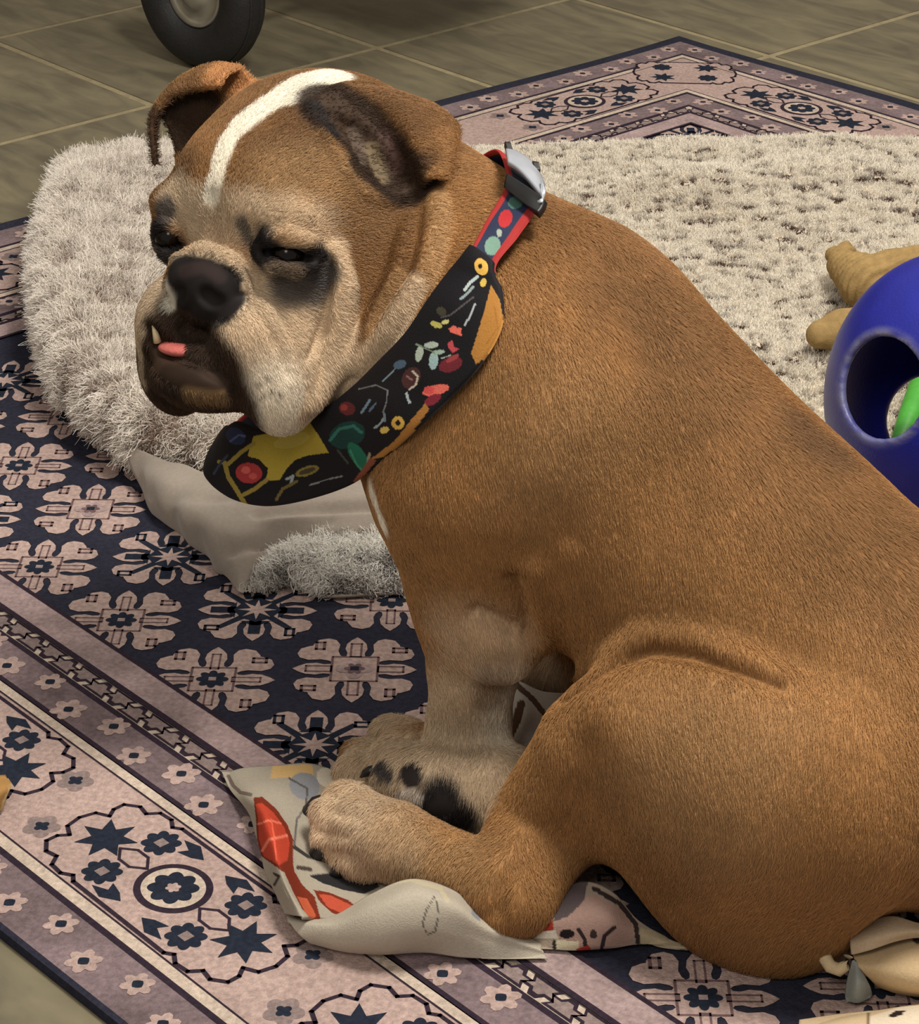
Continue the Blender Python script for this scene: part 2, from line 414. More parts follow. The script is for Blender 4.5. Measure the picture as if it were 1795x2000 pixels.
# ------------------------------------------------------------------ rug: woven layers in rug coordinates (s along, t across)
RW, RL, RT = 1.88, 2.75, .009
def rw(s, t, z=0.0):
    s = np.asarray(s, float); t = np.asarray(t, float)
    e = .006*np.sin(s*9+1)*np.exp(-t/.08) + .007*np.sin(t*7.5+.6)*0
    ds = .006*np.sin(t*8+.5)*np.exp(-s/.08)
    tt = t + e + .004*np.sin(s*8.0)*np.exp(-(RW-t)/.06)
    ss = s + ds
    p = (RO[None, :2] - np.outer(ss, E1[:2]) + np.outer(tt, E2[:2]))*(H-RT)
    return np.concatenate([p, np.full((len(p), 1), z)], 1)
RC = dict(navy=(47, 48, 62), mauve=(126, 110, 114), pink=(180, 157, 151), cream=(198, 182, 168), line=(52, 42, 54), grey=(140, 124, 122), lilac=(166, 146, 146), blueblack=(38, 44, 58), tan=(176, 152, 128), detail=(112, 90, 92))
RM = {k: mat('rug_'+k, srgb(*v), .95, 260, .22, (700, .0012), spec=.1, noise2=((18, .30) if k in ('mauve', 'lilac') else (14, .10))) for k, v in RC.items()}
rug = empty('rug', rw([1.0], [.9])[0], 'oriental rug with navy field, pale flower motifs and mauve borders, under the dog', 'rug')
def flat(name, polys, layer, mats, parent=rug, warp=True):
    """joined flat woven shapes: polys = [(points, material index, layer)]"""
    bm = bmesh.new(); tess = []
    for pts, mi, ly in polys:
        p = rw([q[0] for q in pts], [q[1] for q in pts], RT+.0002*ly) if warp else np.array([(q[0], q[1],   .0002*ly) for q in pts])
        vs = [bm.verts.new(tuple(q)) for q in p]
        if len(vs) < 5: tr = [tuple(range(len(vs)))]
        else: tr = tessellate_polygon([[Vector((q[0], q[1], 0)) for q in p]])
        for t in tr:
            try: f = bm.faces.new([vs[i] for i in t]); f.material_index = mi
            except ValueError: pass
    bm.normal_update()
    for f in bm.faces:
        if f.normal.z < 0: f.normal_flip()
    me = bpy.data.meshes.new(name); bm.to_mesh(me); bm.free()
    return link(name, me, [RM[m] for m in mats], parent) if parent is not None else me
def ring_strip(name, t0, t1, layer, m, n=60):
    polys = []
    A = [(t0, t0), (RL-t0, t0), (RL-t0, RW-t0), (t0, RW-t0)]; Bq = [(t1, t1), (RL-t1, t1), (RL-t1, RW-t1), (t1, RW-t1)]
    for e in range(4):
        a0, a1, b0, b1 = map(np.array, (A[e], A[(e+1) % 4], Bq[e], Bq[(e+1) % 4]))
        for i in range(n):
            f0, f1 = i/n, (i+1)/n
            polys.append(([a0+(a1-a0)*f0, a0+(a1-a0)*f1, b0+(b1-b0)*f1, b0+(b1-b0)*f0], 0, layer))
    return flat(name, polys, layer, [m])
# base slab with slightly wavy edge
ed = [(s, 0) for s in np.linspace(0, RL, 90)]+[(RL, t) for t in np.linspace(0, RW-.018, 60)[1:]]+[(s, RW-.018) for s in np.linspace(RL, 0, 90)[1:]]+[(0, t) for t in np.linspace(RW-.018, 0, 60)[1:-1]]
es = np.array([q[0] for q in ed]); et = np.array([q[1] for q in ed])
top = rw(es, et, RT-.0008); bot = rw(es, et, 0.0)
inn = top.copy(); cen = rw([RL/2], [RW/2])[0]; d_ = cen-inn; d_[:, 2] = 0; inn += d_/np.linalg.norm(d_, axis=1)[:, None]*.004; inn[:, 2] = RT
n = len(ed); bm = bmesh.new(); vb = [bm.verts.new(q) for q in bot]; vt = [bm.verts.new(q) for q in top]; vi = [bm.verts.new(q) for q in inn]
for i in range(n):
    j = (i+1) % n; bm.faces.new((vb[i], vb[j], vt[j], vt[i])); bm.faces.new((vt[i], vt[j], vi[j], vi[i]))
bm.faces.new(vi); bm.faces.new(vb[::-1]); bmesh.ops.triangulate(bm, faces=[f for f in bm.faces if len(f.verts) > 4]); bmesh.ops.recalc_face_normals(bm, faces=bm.faces[:])
me = bpy.data.meshes.new('rug_base'); bm.to_mesh(me); bm.free(); link('rug_base', me, RM['navy'], rug)
for t0, t1, ly, m in ((.022, .066, 1, 'mauve'), (.064, .069, 2, 'line'), (.069, .190, 1, 'pink'), (.069, .078, 2, 'cream'), (.078, .0795, 3, 'line'), (.181, .190, 2, 'cream'), (.1795, .181, 3, 'line'),
                      (.189, .194, 2, 'line'), (.194, .228, 1, 'mauve'), (.227, .232, 2, 'line'), (.232, .251, 1, 'cream'), (.250, .255, 10, 'line'), (.255, .283, 9, 'lilac'), (.281, .285, 10, 'line')):
    ring_strip('border_line' if t1-t0 < .006 else 'border_band', t0, t1, ly, m)
def rot(pts, a): c, s_ = math.cos(a), math.sin(a); return [(x*c-y*s_, x*s_+y*c) for x, y in pts]
def mv(pts, x, y, sc=1): return [(px*sc+x, py*sc+y) for px, py in pts]
def star(n, r0, r1, a0=0): return [((r0 if i % 2 == 0 else r1)*math.cos(a0+i*math.pi/n), (r0 if i % 2 == 0 else r1)*math.sin(a0+i*math.pi/n)) for i in range(2*n)]
def rosette(n, r, depth, m=64): return [(r*(1-depth+depth*abs(math.cos(n*a/2)))*math.cos(a), r*(1-depth+depth*abs(math.cos(n*a/2)))*math.sin(a)) for a in np.linspace(0, 2*math.pi, m, endpoint=False)]
def box2(x0, y0, x1, y1): return [(x0, y0), (x1, y0), (x1, y1), (x0, y1)]
def frame2(x0, y0, x1, y1, w_): return [box2(x0, y0, x1, y0+w_), box2(x0, y1-w_, x1, y1), box2(x0, y0, x0+w_, y1), box2(x1-w_, y0, x1, y1)]
q8 = [(1, 0), (.9, .09), (.78, .16), (.62, .18), (.5, .14), (.4, .15), (.37, .2), (.42, .25), (.55, .29), (.76, .27), (.9, .34), (.95, .46), (.9, .62), (.76, .70), (.71, .71)]
q4 = q8+[(y, x) for x, y in q8[::-1]][:-1]
petal = []
for k in range(4): petal += rot(q4, k*math.pi/2)
FR = .049
def flower_mesh(kind):
    polys = [(mv(petal, 0, 0, FR), 0, 3)]
    dk = []
    for k in range(4):
        a = k*math.pi/2
        for f in frame2(.58, .5, .84, .68, .05): dk.append(rot(f, a))
        if kind == 0:
            for f in frame2(.3, -.08, .78, .08, .03): dk.append(rot(f, a))
            dk.append(rot(box2(-.36, .33, .36, .37), a))
        elif kind == 1:
            dk.append(rot(box2(.2, -.1, .78, .1), a)); dk.append(rot([(.2, .1), (.1, .2), (.56, .62), (.64, .55)], a))
            dk.append(rot([(.5, -.06), (.36, -.26), (.36, .26), (.5, .06)], a))
        else:
            for f in frame2(.36, -.1, .8, .1, .035): dk.append(rot(f, a))
            dk.append(rot(box2(-.38, .35, .38, .39), a))
    polys += [(mv(p, 0, 0, FR), 1 if kind != 1 else 2, 4) for p in dk]
    if kind == 1: polys += [(mv(star(4, .4, .36), 0, 0, FR), 2, 5), (mv(star(8, .33, .12), 0, 0, FR), 0, 6)]
    elif kind == 0: polys += [(mv(rosette(8, .26, .3), 0, 0, FR), 2, 5), (mv(box2(-.06, -.05, .06, .05), 0, 0, FR), 3, 6)]
    else: polys += [(mv(rosette(4, .30, .45), 0, 0, FR), 3, 5), (mv(rosette(6, .17, .4), 0, 0, FR), 1, 6), (mv(box2(-.07, -.06, .07, .06), 0, 0, FR), 2, 7)]
    return flat('flower_motif', polys, 3, ['pink', 'detail', 'blueblack', 'lilac'], None, False)
FLM = [flower_mesh(k) for k in range(3)]
RZ = math.radians(132.583)
def place(name, me, s, t, rz, mats):
    p = rw([s], [t], RT)[0]; o = link(name, me, [RM[m] for m in mats], rug); o.location = tuple(p-np.array(rug.location)); o.rotation_euler = (0, 0, rz)
    o.matrix_parent_inverse = Matrix.Identity(4); return o
for row in range(14):
    t = 1.566-.0935*row
    if t < .33: continue
    for j in range(-6, 17):
        i = j+(.5 if row % 2 else 0); s = .716+.1185*i+.0015*i*i
        if s < .33 or s > RL-.33: continue
        if s < .95 and t < 1.25: continue                # under the blanket
        kind = (0, 0, 0, 1)[(j+row) % 4] if row % 2 == 0 else (0, 2, 1, 0)[(j+2) % 4]
        if row == 1: kind = {1: 1, 2: 2}.get(j, kind)
        place('flower_motif', FLM[kind], s, t, RZ-math.radians(45-12)*0+math.radians(47), ('pink', 'detail', 'blueblack', 'lilac'))
place('flower_motif', FLM[1], .322, .322, RZ+math.radians(47), ('pink', 'detail', 'blueblack', 'lilac'))
# medallions in the wide border
ml = [(-.052, .046), (.052, .046), (.058, .042), (.066, .047), (.078, .046), (.084, .038), (.094, .040), (.104, .033), (.104, .024), (.099, .017), (.109, .012), (.112, 0)]
ml = ml+[(x, -y) for x, y in ml[::-1][1:]]; ml = ml[:-1]+[(-x, -y) for x, y in [(.052, .046), (.058, .042), (.066, .047), (.078, .046), (.084, .038), (.094, .040), (.104, .033), (.104, .024), (.099, .017), (.109, .012), (.112, 0), (.109, -.012), (.099, -.017), (.104, -.024), (.104, -.033), (.094, -.040), (.084, -.038), (.078, -.046), (.066, -.047), (.058, -.042)]]
def outline(pts, w_, mi, ly):
    out = []; n = len(pts)
    for i in range(n):
        a = np.array(pts[i]); b = np.array(pts[(i+1) % n]); d = b-a; L = np.linalg.norm(d)
        if L < 1e-6: continue
        d /= L; nn = np.array([-d[1], d[0]])*w_/2; out.append(([a-d*w_*.4+nn, b+d*w_*.4+nn, b+d*w_*.4-nn, a-d*w_*.4-nn], mi, ly))
    return out
def medallion_mesh(full=True):
    ps = [(ml, 0, 3)]+outline(ml, .0032, 1, 4)
    ell = lambda rx, ry, m=40: [(rx*math.cos(a), ry*math.sin(a)) for a in np.linspace(0, 2*math.pi, m, endpoint=False)]
    ps += [(ell(.0285, .0265), 1, 5), (ell(.0235, .0215), 2, 6), (rosette(8, .018, .22), 3, 7), (rosette(6, .0055, .3), 0, 8)]
    for sx in (-1, 1):
        ps.append((mv(star(7, .023, .0115, .3*sx), sx*.078, sx*-.004*0), 3, 5))
        for sy in (-1, 1):
            ps += [(mv(rosette(8, .0145, .25), sx*.048, sy*.025), 3, 5), (mv(box2(-.004, -.004, .004, .004), sx*.048, sy*.025), 4, 6)]
            lf = [(0, 0), (.014, .008), (.028, .004), (.016, -.001), (.02, -.008), (.008, -.005)]
            ps.append((mv([(x*sx, y*sy) for x, y in lf], sx*.012, sy*.035), 3, 5))
            ps += outline([(sx*.03, 0), (sx*.04, sy*.008), (sx*.052, sy*.008), (sx*.062, 0)], .0022, 1, 5)[:3]
    return flat('medallion', ps, 3, ['pink', 'line', 'cream', 'blueblack', 'grey'], None, False)
MED = medallion_mesh()
mm = ('pink', 'line', 'cream', 'blueblack', 'grey')
halo = flat('blossom', [(rosette(5, .014, .3), 0, 2), (rosette(4, .006, .4), 1, 3)], 2, ['grey', 'blueblack'], None, False)
for k in range(8):
    s = .337+.274*k
    for t, vis in ((.129, k < 3), (RW-.129, True)):
        if not vis: continue
        if t > 1 and k < 1: continue
        place('medallion', MED, s, t, RZ+math.pi+math.radians(0), mm)
        for dy in (-.036, .036): place('blossom', halo, s+.1357+(.016 if dy > 0 else -.016), t+dy*.7, RZ, ('grey', 'blueblack'))
for k in range(6):
    t = .322+.248*k
    if t > .5 and t < 1.0: continue
    place('medallion', MED, .129, t, RZ+math.pi/2, mm)
    for dy in (-.03, .03): place('blossom', halo, .129+dy, t+.124, RZ, ('grey', 'blueblack'))
cm = flat('corner_medallion', [(mv([(x*.62, y) for x, y in ml], 0, 0), 0, 3)]+outline([(x*.62, y) for x, y in ml], .003, 1, 4)+[(mv(star(7, .018, .009), x, y), 2, 5) for x, y in ((-.03, -.022), (.03, .022))]+[(mv(rosette(8, .0135, .25), x, y), 2, 5) for x, y in ((.03, -.022), (-.03, .022))], 3, ['pink', 'line', 'blueblack'], None, False)
place('medallion', cm, .129, .129, RZ+math.radians(45), ('pink', 'line', 'blueblack'))
# dots with pale halos along the two mauve bands, fleurons in the meander band: one joined mesh each
dots = []; fle = []
def along(inset, pitch, fn):
    for side in range(4):
        Ls = (RL if side % 2 == 0 else RW)-2*inset; nn = int(Ls/pitch)
        for i in range(nn):
            x = inset+(i+.5)*pitch
            P_ = {0: lambda a, b: (x+a, inset+b), 1: lambda a, b: (RL-inset-b, x+a), 2: lambda a, b: (x+a, RW-inset-b), 3: lambda a, b: (inset+b, x+a)}[side]
            fn(P_, i)
def dot(P_, i):
    o_ = .006 if i % 2 else -.006; r = .012+.003*random.random()
    dots.append(([P_(a, b+o_) for a, b in rosette(6, r, .35, 24)], 0, 3)); dots.append(([P_(a, b+o_) for a, b in rosette(4, .0045, .3, 12)], 1, 4))
along(.044, .043, dot); along(.211, .043, dot)
def fl(P_, i):
    g = -1 if i % 2 else 1
    sh = [(-.012, -.008), (.012, -.008), (.009, -.003), (.014, .003), (.006, .003), (.003, .008), (-.003, .008), (-.006, .003), (-.014, .003), (-.009, -.003)]
    sh = [(a, b*g) for a, b in sh]
    fle.append(([P_(a*1.16, b*1.1) for a, b in sh], 1, 3)); fle.append(([P_(a*.86, b*.72-.001*g) for a, b in sh], 0, 4))
along(.2415, .0235, fl)
tag(flat('border_dots', dots, 3, ['pink', 'blueblack']), kind='stuff'); tag(flat('meander_pattern', fle, 3, ['grey', 'line']), kind='stuff')
# ------------------------------------------------------------------ fleece blanket with grey lining
BZ = RT+.0024
bl_px = [(118, 316, .04), (200, 300, .05), (310, 296, .05), (600, 290, .04), (1000, 297, .03), (1300, 294, .03), (1600, 288, .03), (1960, 286, .03), (2120, 640, .02), (1900, 1080, .02), (1500, 1120, .02), (1100, 1130, .02), (820, 1080, .02), (640, 1010, .02), (430, 945, .03), (330, 905, .04), (230, 868, .04), (150, 800, .04), (108, 735, .04), (86, 660, .04), (78, 560, .04), (92, 470, .04), (128, 405, .04), (108, 360, .04)]
bpoly = chaikin(np.array([gp(*p)[:2] for p in bl_px]), 2)
fb = Field(np.arange(-.72, .98, .008), np.arange(1.62, 3.3, .008), np.arange(-.002, .13, .006))
X, Y = np.meshgrid(fb.xs, fb.ys, indexing='ij'); d2 = poly_dist(X, Y, bpoly)
pts2 = np.stack([X.ravel(), Y.ravel(), 0*X.ravel()], 1)
cL = gp(190, 560, .06); cN = gp(330, 850, .06)
hh = .034+.052*np.exp(-(((X-cL[0])/.16)**2+((Y-cL[1])/.42)**2))+.030*np.exp(-(((X-cN[0])/.12)**2+((Y-cN[1])/.10)**2))
hh = hh+.018*(noise3(pts2, 7, 11).reshape(X.shape)-.5)+.010*(noise3(pts2, 18, 12).reshape(X.shape)-.5)
fold = gp(1300, 400, .03); hh = hh+.012*np.exp(-((Y-fold[1]-.15*(X-fold[0]))/.05)**2)
hh = hh+BZ; r_ = np.minimum(.026, hh*.45)
qx = np.maximum(d2+r_, 0)[:, :, None]; zz = fb.zs[None, None, :]; mid = ((hh+BZ)/2)[:, :, None]; hf = ((hh-BZ)/2-r_)[:, :, None]
qz = np.maximum(np.abs(zz-mid)-hf, 0); fb.D = (np.sqrt(qx**2+qz**2)-r_[:, :, None]+np.minimum(np.maximum((d2+r_)[:, :, None], np.abs(zz-mid)-hf), 0)).astype(np.float32)
BV, BQ = fb.mesh(3); BN, _ = normals(BV, BQ)
blanket = empty('blanket', (0, 2.3, BZ), 'cream fleece blanket with brown flecks and grey lining, spread behind the dog', 'blanket')
M_flbase = mat('fleece_backing', srgb(206, 194, 178), .95, 90, .2, (200, .003), spec=.05)
M_fleece = hair_mat('fleece_pile', .9, .05)
link('fleece', mesh_np('fleece', BV, BQ), M_flbase, blanket, True)
def pile(name, V, Q, N, ntuft, per, length, rad, specks, parent, seed=5, wt=None, dark=None, light=None, spread=.0035, lean=.5, crisp=1.0):
    r = np.random.default_rng(seed); P, tri, w_ = scatter(V, Q, ntuft, wt, seed); n = (N[tri]*w_[:, :, None]).sum(1); n /= np.linalg.norm(n, axis=1)[:, None]+1e-9
    light = srgb(246, 240, 228) if light is None else light; dark = srgb(84, 64, 54) if dark is None else dark
    lat = P[:, :2]; cell = np.floor(lat/specks); best = np.full(len(P), 9.0)
    h = lambda a, b, s_: (np.sin(a*127.1+b*311.7+s_*74.7)*43758.5453) % 1.0
    for dx in (-1, 0, 1):
        for dy in (-1, 0, 1):
            c = cell+np.array([dx, dy]); px_ = (c+np.stack([.2+.6*h(c[:, 0], c[:, 1], 1), .2+.6*h(c[:, 0], c[:, 1], 2)], 1))*specks
            best = np.minimum(best, np.hypot((lat[:, 0]-px_[:, 0])*.75, (lat[:, 1]-px_[:, 1])*1.0)+.006*h(c[:, 0], c[:, 1], 3))
    sp = np.clip((1.22-best/(specks*.335))/crisp+.5+.3*(r.random(len(P))-.5)-.15/crisp, 0, 1)[:, None]
    ctuft = light*(1-sp)+dark*sp; ctuft = ctuft*(.88+.2*r.random((len(P), 1)))
    ld = r.normal(0, 1, (len(P), 3)); ld -= n*(ld*n).sum(1)[:, None]; ld = ld*.5+np.array([.25, -.35, -.1]); d = n+lean*ld; d /= np.linalg.norm(d, axis=1)[:, None]
    L = length*(.65+.6*r.random(len(P)))*(1-.75*sp[:, 0])
    P = np.repeat(P, per, 0); n = np.repeat(n, per, 0); d = np.repeat(d, per, 0); L = np.repeat(L, per, 0); C = np.repeat(ctuft, per, 0)
    o = r.normal(0, 1, P.shape)*spread; o -= n*(o*n).sum(1)[:, None]
    base = P+o; d = d+r.normal(0, .22, P.shape); L = L*(.8+.4*r.random(len(L)))
    curl = r.normal(0, .25, P.shape); K = [base-n*.001, base+n*(L*.35)[:, None]+d*(L*.12)[:, None], base+n*(L*.45)[:, None]+(d+curl*.6)*(L*.4)[:, None], base+n*(L*.45)[:, None]+(d+curl)*(L*.7)[:, None]-o*.35]
    A = np.stack(K, 1); A[:, :, 2] = np.maximum(A[:, :, 2], RT+.001)
    return hairs(name, A, C*(.9+.2*r.random((len(C), 1))), rad, M_fleece, parent)
uvb = project(BV); vis = ((uvb[:, 0] > -60) & (uvb[:, 0] < 1860) & (uvb[:, 1] > 200) & (uvb[:, 1] < 1200)).astype(float)*(BN[:, 2] > -.3)*(BV[:, 2] > RT+.006)
vis = np.maximum(vis, .12*(BN[:, 2] > 0)); bx, by = uvb[:, 0], uvb[:, 1]
vis[(bx > 700) & (bx < 1100) & (by > 500)] *= .25; vis[(bx > 1100) & (by > 950)] *= .25; vis[(bx > 330) & (bx < 900) & (by > 350) & (by < 800)] *= .4
lf = np.clip((760-bx)/60, 0, 1)
pile('pile', BV, BQ, BN, 17000, 11, .0110, .00045, .029, blanket, 5, vis*lf+1e-9, srgb(166, 146, 134), srgb(246, 240, 232))
pile('pile', BV, BQ, BN, 44000, 8, .0050, .00046, .026, blanket, 6, vis*(1-lf)+1e-9, lean=.12, spread=.0018, crisp=.55)
# grey lining folded over at the near corner, and the fleece corner below it
def wr(V): return .0014*np.sin((V@np.array([.55, -.80, .6]))*150+5*noise3(V, 9, 5))*(noise3(V, 12, 9))+.006*(noise3(V*np.array([1, 3.0, 1]), 14, 3)-.5)+.0025*(noise3(V, 40, 4)-.5)
lin = [[(252, 872, .045), (330, 900, .052), (420, 925, .060), (520, 955, .066), (620, 950, .070), (725, 915, .080)],
       [(258, 920, .030), (330, 950, .048), (430, 985, .056), (540, 998, .062), (640, 985, .064), (738, 965, .072)],
       [(282, 975, .018), (350, 1005, .038), (440, 1032, .050), (540, 1030, .050), (650, 1018, .054), (748, 1005, .062)],
       [(325, 1030, .012), (382, 1062, .022), (450, 1085, .034), (540, 1062, .036), (650, 1042, .046), (755, 1038, .052)],
       [(392, 1082, .010), (438, 1122, .011), (472, 1167, .010), (512, 1120, .018), (640, 1056, .036), (760, 1050, .042)]]
LV, LQ, LG, LT = cloth(lin, 60, 90, .003, RT+.0024, wr)
def crease(V, pts, s_, a):
    P = np.array([gp(*p) for p in pts]); d = np.full(len(V), 9.0)
    for p, q in zip(P[:-1], P[1:]):
        ab = q-p; t = np.clip(((V-p)@ab)/(ab@ab), 0, 1); d = np.minimum(d, np.linalg.norm(V-p-t[:, None]*ab, axis=1))
    o = V.copy(); o[:, 2] -= a*np.exp(-(d/s_)**2); o[:, 2] = np.maximum(o[:, 2], RT+.0026); return o
LV = crease(LV, [(425, 1112, .012), (460, 1075, .035), (540, 1040, .045), (640, 1020, .05)], .006, .014)
LV = crease(LV, [(300, 960, .03), (380, 985, .045), (460, 980, .055)], .007, .008); LV = crease(LV, [(500, 1000, .06), (620, 990, .062), (730, 985, .068)], .005, .007)
M_lin = mat('grey_lining', srgb(150, 140, 130), .85, 300, .06, (1200, .0003), spec=.2, sheen=.3)
link('lining', mesh_np('lining', LV, LQ), M_lin, blanket, True)
cor = [[(498, 1130, .014), (560, 1066, .032), (640, 1046, .040), (700, 1042, .042), (765, 1035, .046)],
       [(502, 1145, .014), (565, 1092, .030), (650, 1082, .037), (710, 1082, .038), (780, 1080, .042)],
       [(492, 1158, .012), (580, 1122, .022), (650, 1138, .022), (715, 1130, .024), (792, 1125, .026)],
       [(480, 1167, .010), (585, 1138, .012), (640, 1160, .012), (715, 1155, .013), (800, 1150, .013)]]
CV, CQ, CG, CT = cloth(cor, 30, 44, .004, RT+.0024)
link('fleece_corner', mesh_np('fleece_corner', CV, CQ), M_flbase, blanket, True)
n_ = 30*44; CN, _ = normals(CV[:n_], CT)
pile('pile', CV[:n_], CT, CN, 2200, 11, .0075, .00042, .022, blanket, 8, None, srgb(130, 124, 120), srgb(250, 248, 243))
hem = [[(588, 1128, .012), (618, 1148, .014), (645, 1160, .014), (715, 1156, .014), (800, 1152, .014)], [(580, 1136, .010), (615, 1160, .011), (645, 1172, .011), (715, 1168, .011), (800, 1164, .011)]]
HV, HQ, _, _ = cloth(hem, 8, 30, .003, RT+.0024); link('hem', mesh_np('hem', HV, HQ), M_lin, blanket, True)
# ------------------------------------------------------------------ things lying about
M_print = mat('printed_cotton', (1, 1, 1), .9, 500, .06, (900, .0004), attr='Col', spec=.1)
soft = lambda V: .0016*(noise3(V, 45, 6)-.5)+.003*(noise3(V, 16, 7)-.5)
# flat printed plush under the hind paw
koi = empty('plush_toy', gp(620, 1720, RT), 'flat off-white plush toy with orange fish print, crumpled under the hind paws', 'toy')
RED, DRED, BLK, YEL, GRB, WHT = (188, 70, 50), (120, 48, 32), (44, 44, 46), (206, 172, 118), (142, 144, 150), (214, 206, 190)
k1 = [[(432, 1512, .012), (470, 1500, .018), (540, 1494, .020), (610, 1490, .022), (695, 1520, .014)],
      [(450, 1545, .016), (488, 1540, .028), (545, 1540, .030), (610, 1555, .024), (695, 1590, .012)],
      [(485, 1590, .022), (515, 1585, .042), (560, 1600, .030), (615, 1640, .018), (710, 1690, .011)],
      [(503, 1650, .022), (535, 1655, .044), (580, 1680, .028), (650, 1715, .016), (760, 1735, .011)],
      [(520, 1715, .022), (558, 1730, .044), (600, 1742, .026), (680, 1755, .016), (810, 1742, .011)],
      [(552, 1785, .020), (588, 1790, .036), (625, 1790, .026), (690, 1795, .018), (800, 1785, .011)]]
o1 = [('p', [(495, 1558), (512, 1556), (540, 1580), (562, 1612), (573, 1640), (572, 1672), (574, 1700), (590, 1728), (615, 1752), (622, 1780), (630, 1808), (612, 1800), (590, 1775), (572, 1740), (556, 1705), (535, 1690), (510, 1672), (502, 1640), (500, 1600)], DRED),
      ('p', [(499, 1570), (512, 1568), (535, 1588), (555, 1616), (566, 1645), (562, 1680), (545, 1690), (515, 1672), (506, 1640), (504, 1600)], RED),
      ('s', [(504, 1610), (525, 1602), (548, 1608)], 4, (232, 120, 96)), ('s', [(512, 1662), (525, 1640), (560, 1632)], 5, (232, 128, 104)), ('s', [(530, 1600), (535, 1632), (540, 1680)], 3, (226, 104, 80)),
      ('p', [(580, 1750), (600, 1755), (616, 1785), (618, 1803), (596, 1782)], (196, 96, 66)),
      ('p', [(612, 1738), (640, 1742), (680, 1758), (698, 1772), (672, 1788), (650, 1784), (625, 1762)], DRED), ('p', [(622, 1746), (645, 1748), (690, 1770), (668, 1784), (640, 1772)], (190, 84, 62)),
      ('p', [(604, 1710), (650, 1704), (690, 1706), (735, 1722), (742, 1732), (712, 1746), (670, 1738), (628, 1724)], BLK), ('s', [(575, 1655), (600, 1672), (650, 1685), (700, 1700)], 7, (58, 56, 54)), ('s', [(582, 1694), (606, 1698)], 8, (74, 66, 58)),
      ('p', [(533, 1496), (610, 1493), (612, 1518), (528, 1520)], YEL), ('e', (595, 1535, 30, 26, 20), GRB), ('s', [(565, 1520), (600, 1540), (598, 1575), (580, 1600), (575, 1650)], 4, (96, 94, 94)), ('e', (645, 1520, 28, 20, 20), WHT),
      ('s', [(446, 1516), (456, 1535), (470, 1548), (490, 1552)], 7, (112, 100, 92)), ('s', [(535, 1706), (545, 1712), (536, 1728)], 5, (60, 56, 54))]
cloth_obj('fabric_panel', k1, 150, 130, .003, M_print, koi, (168, 160, 146), o1, soft)
k2 = [[(560, 1785, .020), (640, 1792, .030), (720, 1748, .048), (800, 1718, .058), (880, 1738, .050), (960, 1792, .034), (1060, 1842, .016)],
      [(563, 1798, .024), (650, 1808, .036), (730, 1775, .056), (810, 1748, .066), (890, 1770, .056), (960, 1815, .036), (1060, 1855, .018)],
      [(585, 1828, .020), (660, 1842, .026), (740, 1835, .038), (820, 1818, .044), (900, 1825, .036), (970, 1845, .025), (1065, 1868, .014)],
      [(615, 1852, .011), (680, 1866, .011), (750, 1869, .012), (830, 1866, .012), (900, 1876, .012), (980, 1880, .012), (1070, 1882, .011)]]
o2 = [('s', [(848, 1752), (832, 1780), (825, 1805), (835, 1825), (850, 1820), (856, 1790), (852, 1760)], 2.5, (88, 84, 78)), ('s', [(735, 1730), (800, 1718), (860, 1735), (875, 1760)], 8, (196, 186, 160)), ('p', [(925, 1762), (948, 1778), (936, 1800), (920, 1785)], GRB)]
cloth_obj('fabric_fold', k2, 60, 150, .003, M_print, koi, (182, 174, 160), o2, soft)
k3 = [[(1075, 1745, .030), (1140, 1722, .046), (1195, 1742, .046), (1245, 1795, .030), (1300, 1826, .016)],
      [(1055, 1800, .030), (1130, 1785, .040), (1190, 1795, .040), (1242, 1822, .025), (1320, 1842, .013)],
      [(1035, 1838, .016), (1120, 1842, .022), (1180, 1848, .020), (1240, 1848, .014), (1340, 1852, .011)],
      [(1028, 1862, .011), (1110, 1866, .011), (1180, 1860, .011), (1250, 1854, .011), (1345, 1858, .011)]]
o3 = [('p', [(1085, 1800), (1120, 1752), (1165, 1748), (1215, 1775), (1240, 1815), (1232, 1846), (1150, 1860), (1090, 1840)], (168, 140, 130)), ('p', [(1080, 1720), (1150, 1715), (1140, 1760), (1110, 1790), (1082, 1800)], (92, 82, 84)), ('s', [(1160, 1735), (1210, 1765), (1242, 1805), (1246, 1840)], 9, (58, 48, 46)),
      ('p', [(1022, 1828), (1045, 1812), (1085, 1818), (1090, 1832), (1040, 1834)], (206, 200, 186)), ('p', [(1048, 1812), (1080, 1798), (1082, 1818), (1060, 1820)], (150, 52, 40)), ('e', (1108, 1824, 15, 9, 0), (34, 28, 30)), ('s', [(1082, 1838), (1084, 1868)], 7, (50, 46, 44)),
      ('p', [(1086, 1836), (1130, 1838), (1132, 1858), (1088, 1868)], (204, 196, 168)), ('s', [(1130, 1815), (1142, 1835), (1144, 1855)], 8, (52, 42, 44)), ('e', (1159, 1825, 7, 9, 0), (60, 50, 48)), ('s', [(1200, 1812), (1182, 1826), (1175, 1852)], 8, (52, 42, 44)), ('p', [(1124, 1854), (1150, 1846), (1156, 1858), (1130, 1862)], (168, 58, 50)),
      ('p', [(1250, 1812), (1290, 1820), (1345, 1852), (1250, 1846)], (178, 164, 136))]
cloth_obj('fabric_tail', k3, 60, 110, .003, M_print, koi, (160, 146, 132), o3, soft)
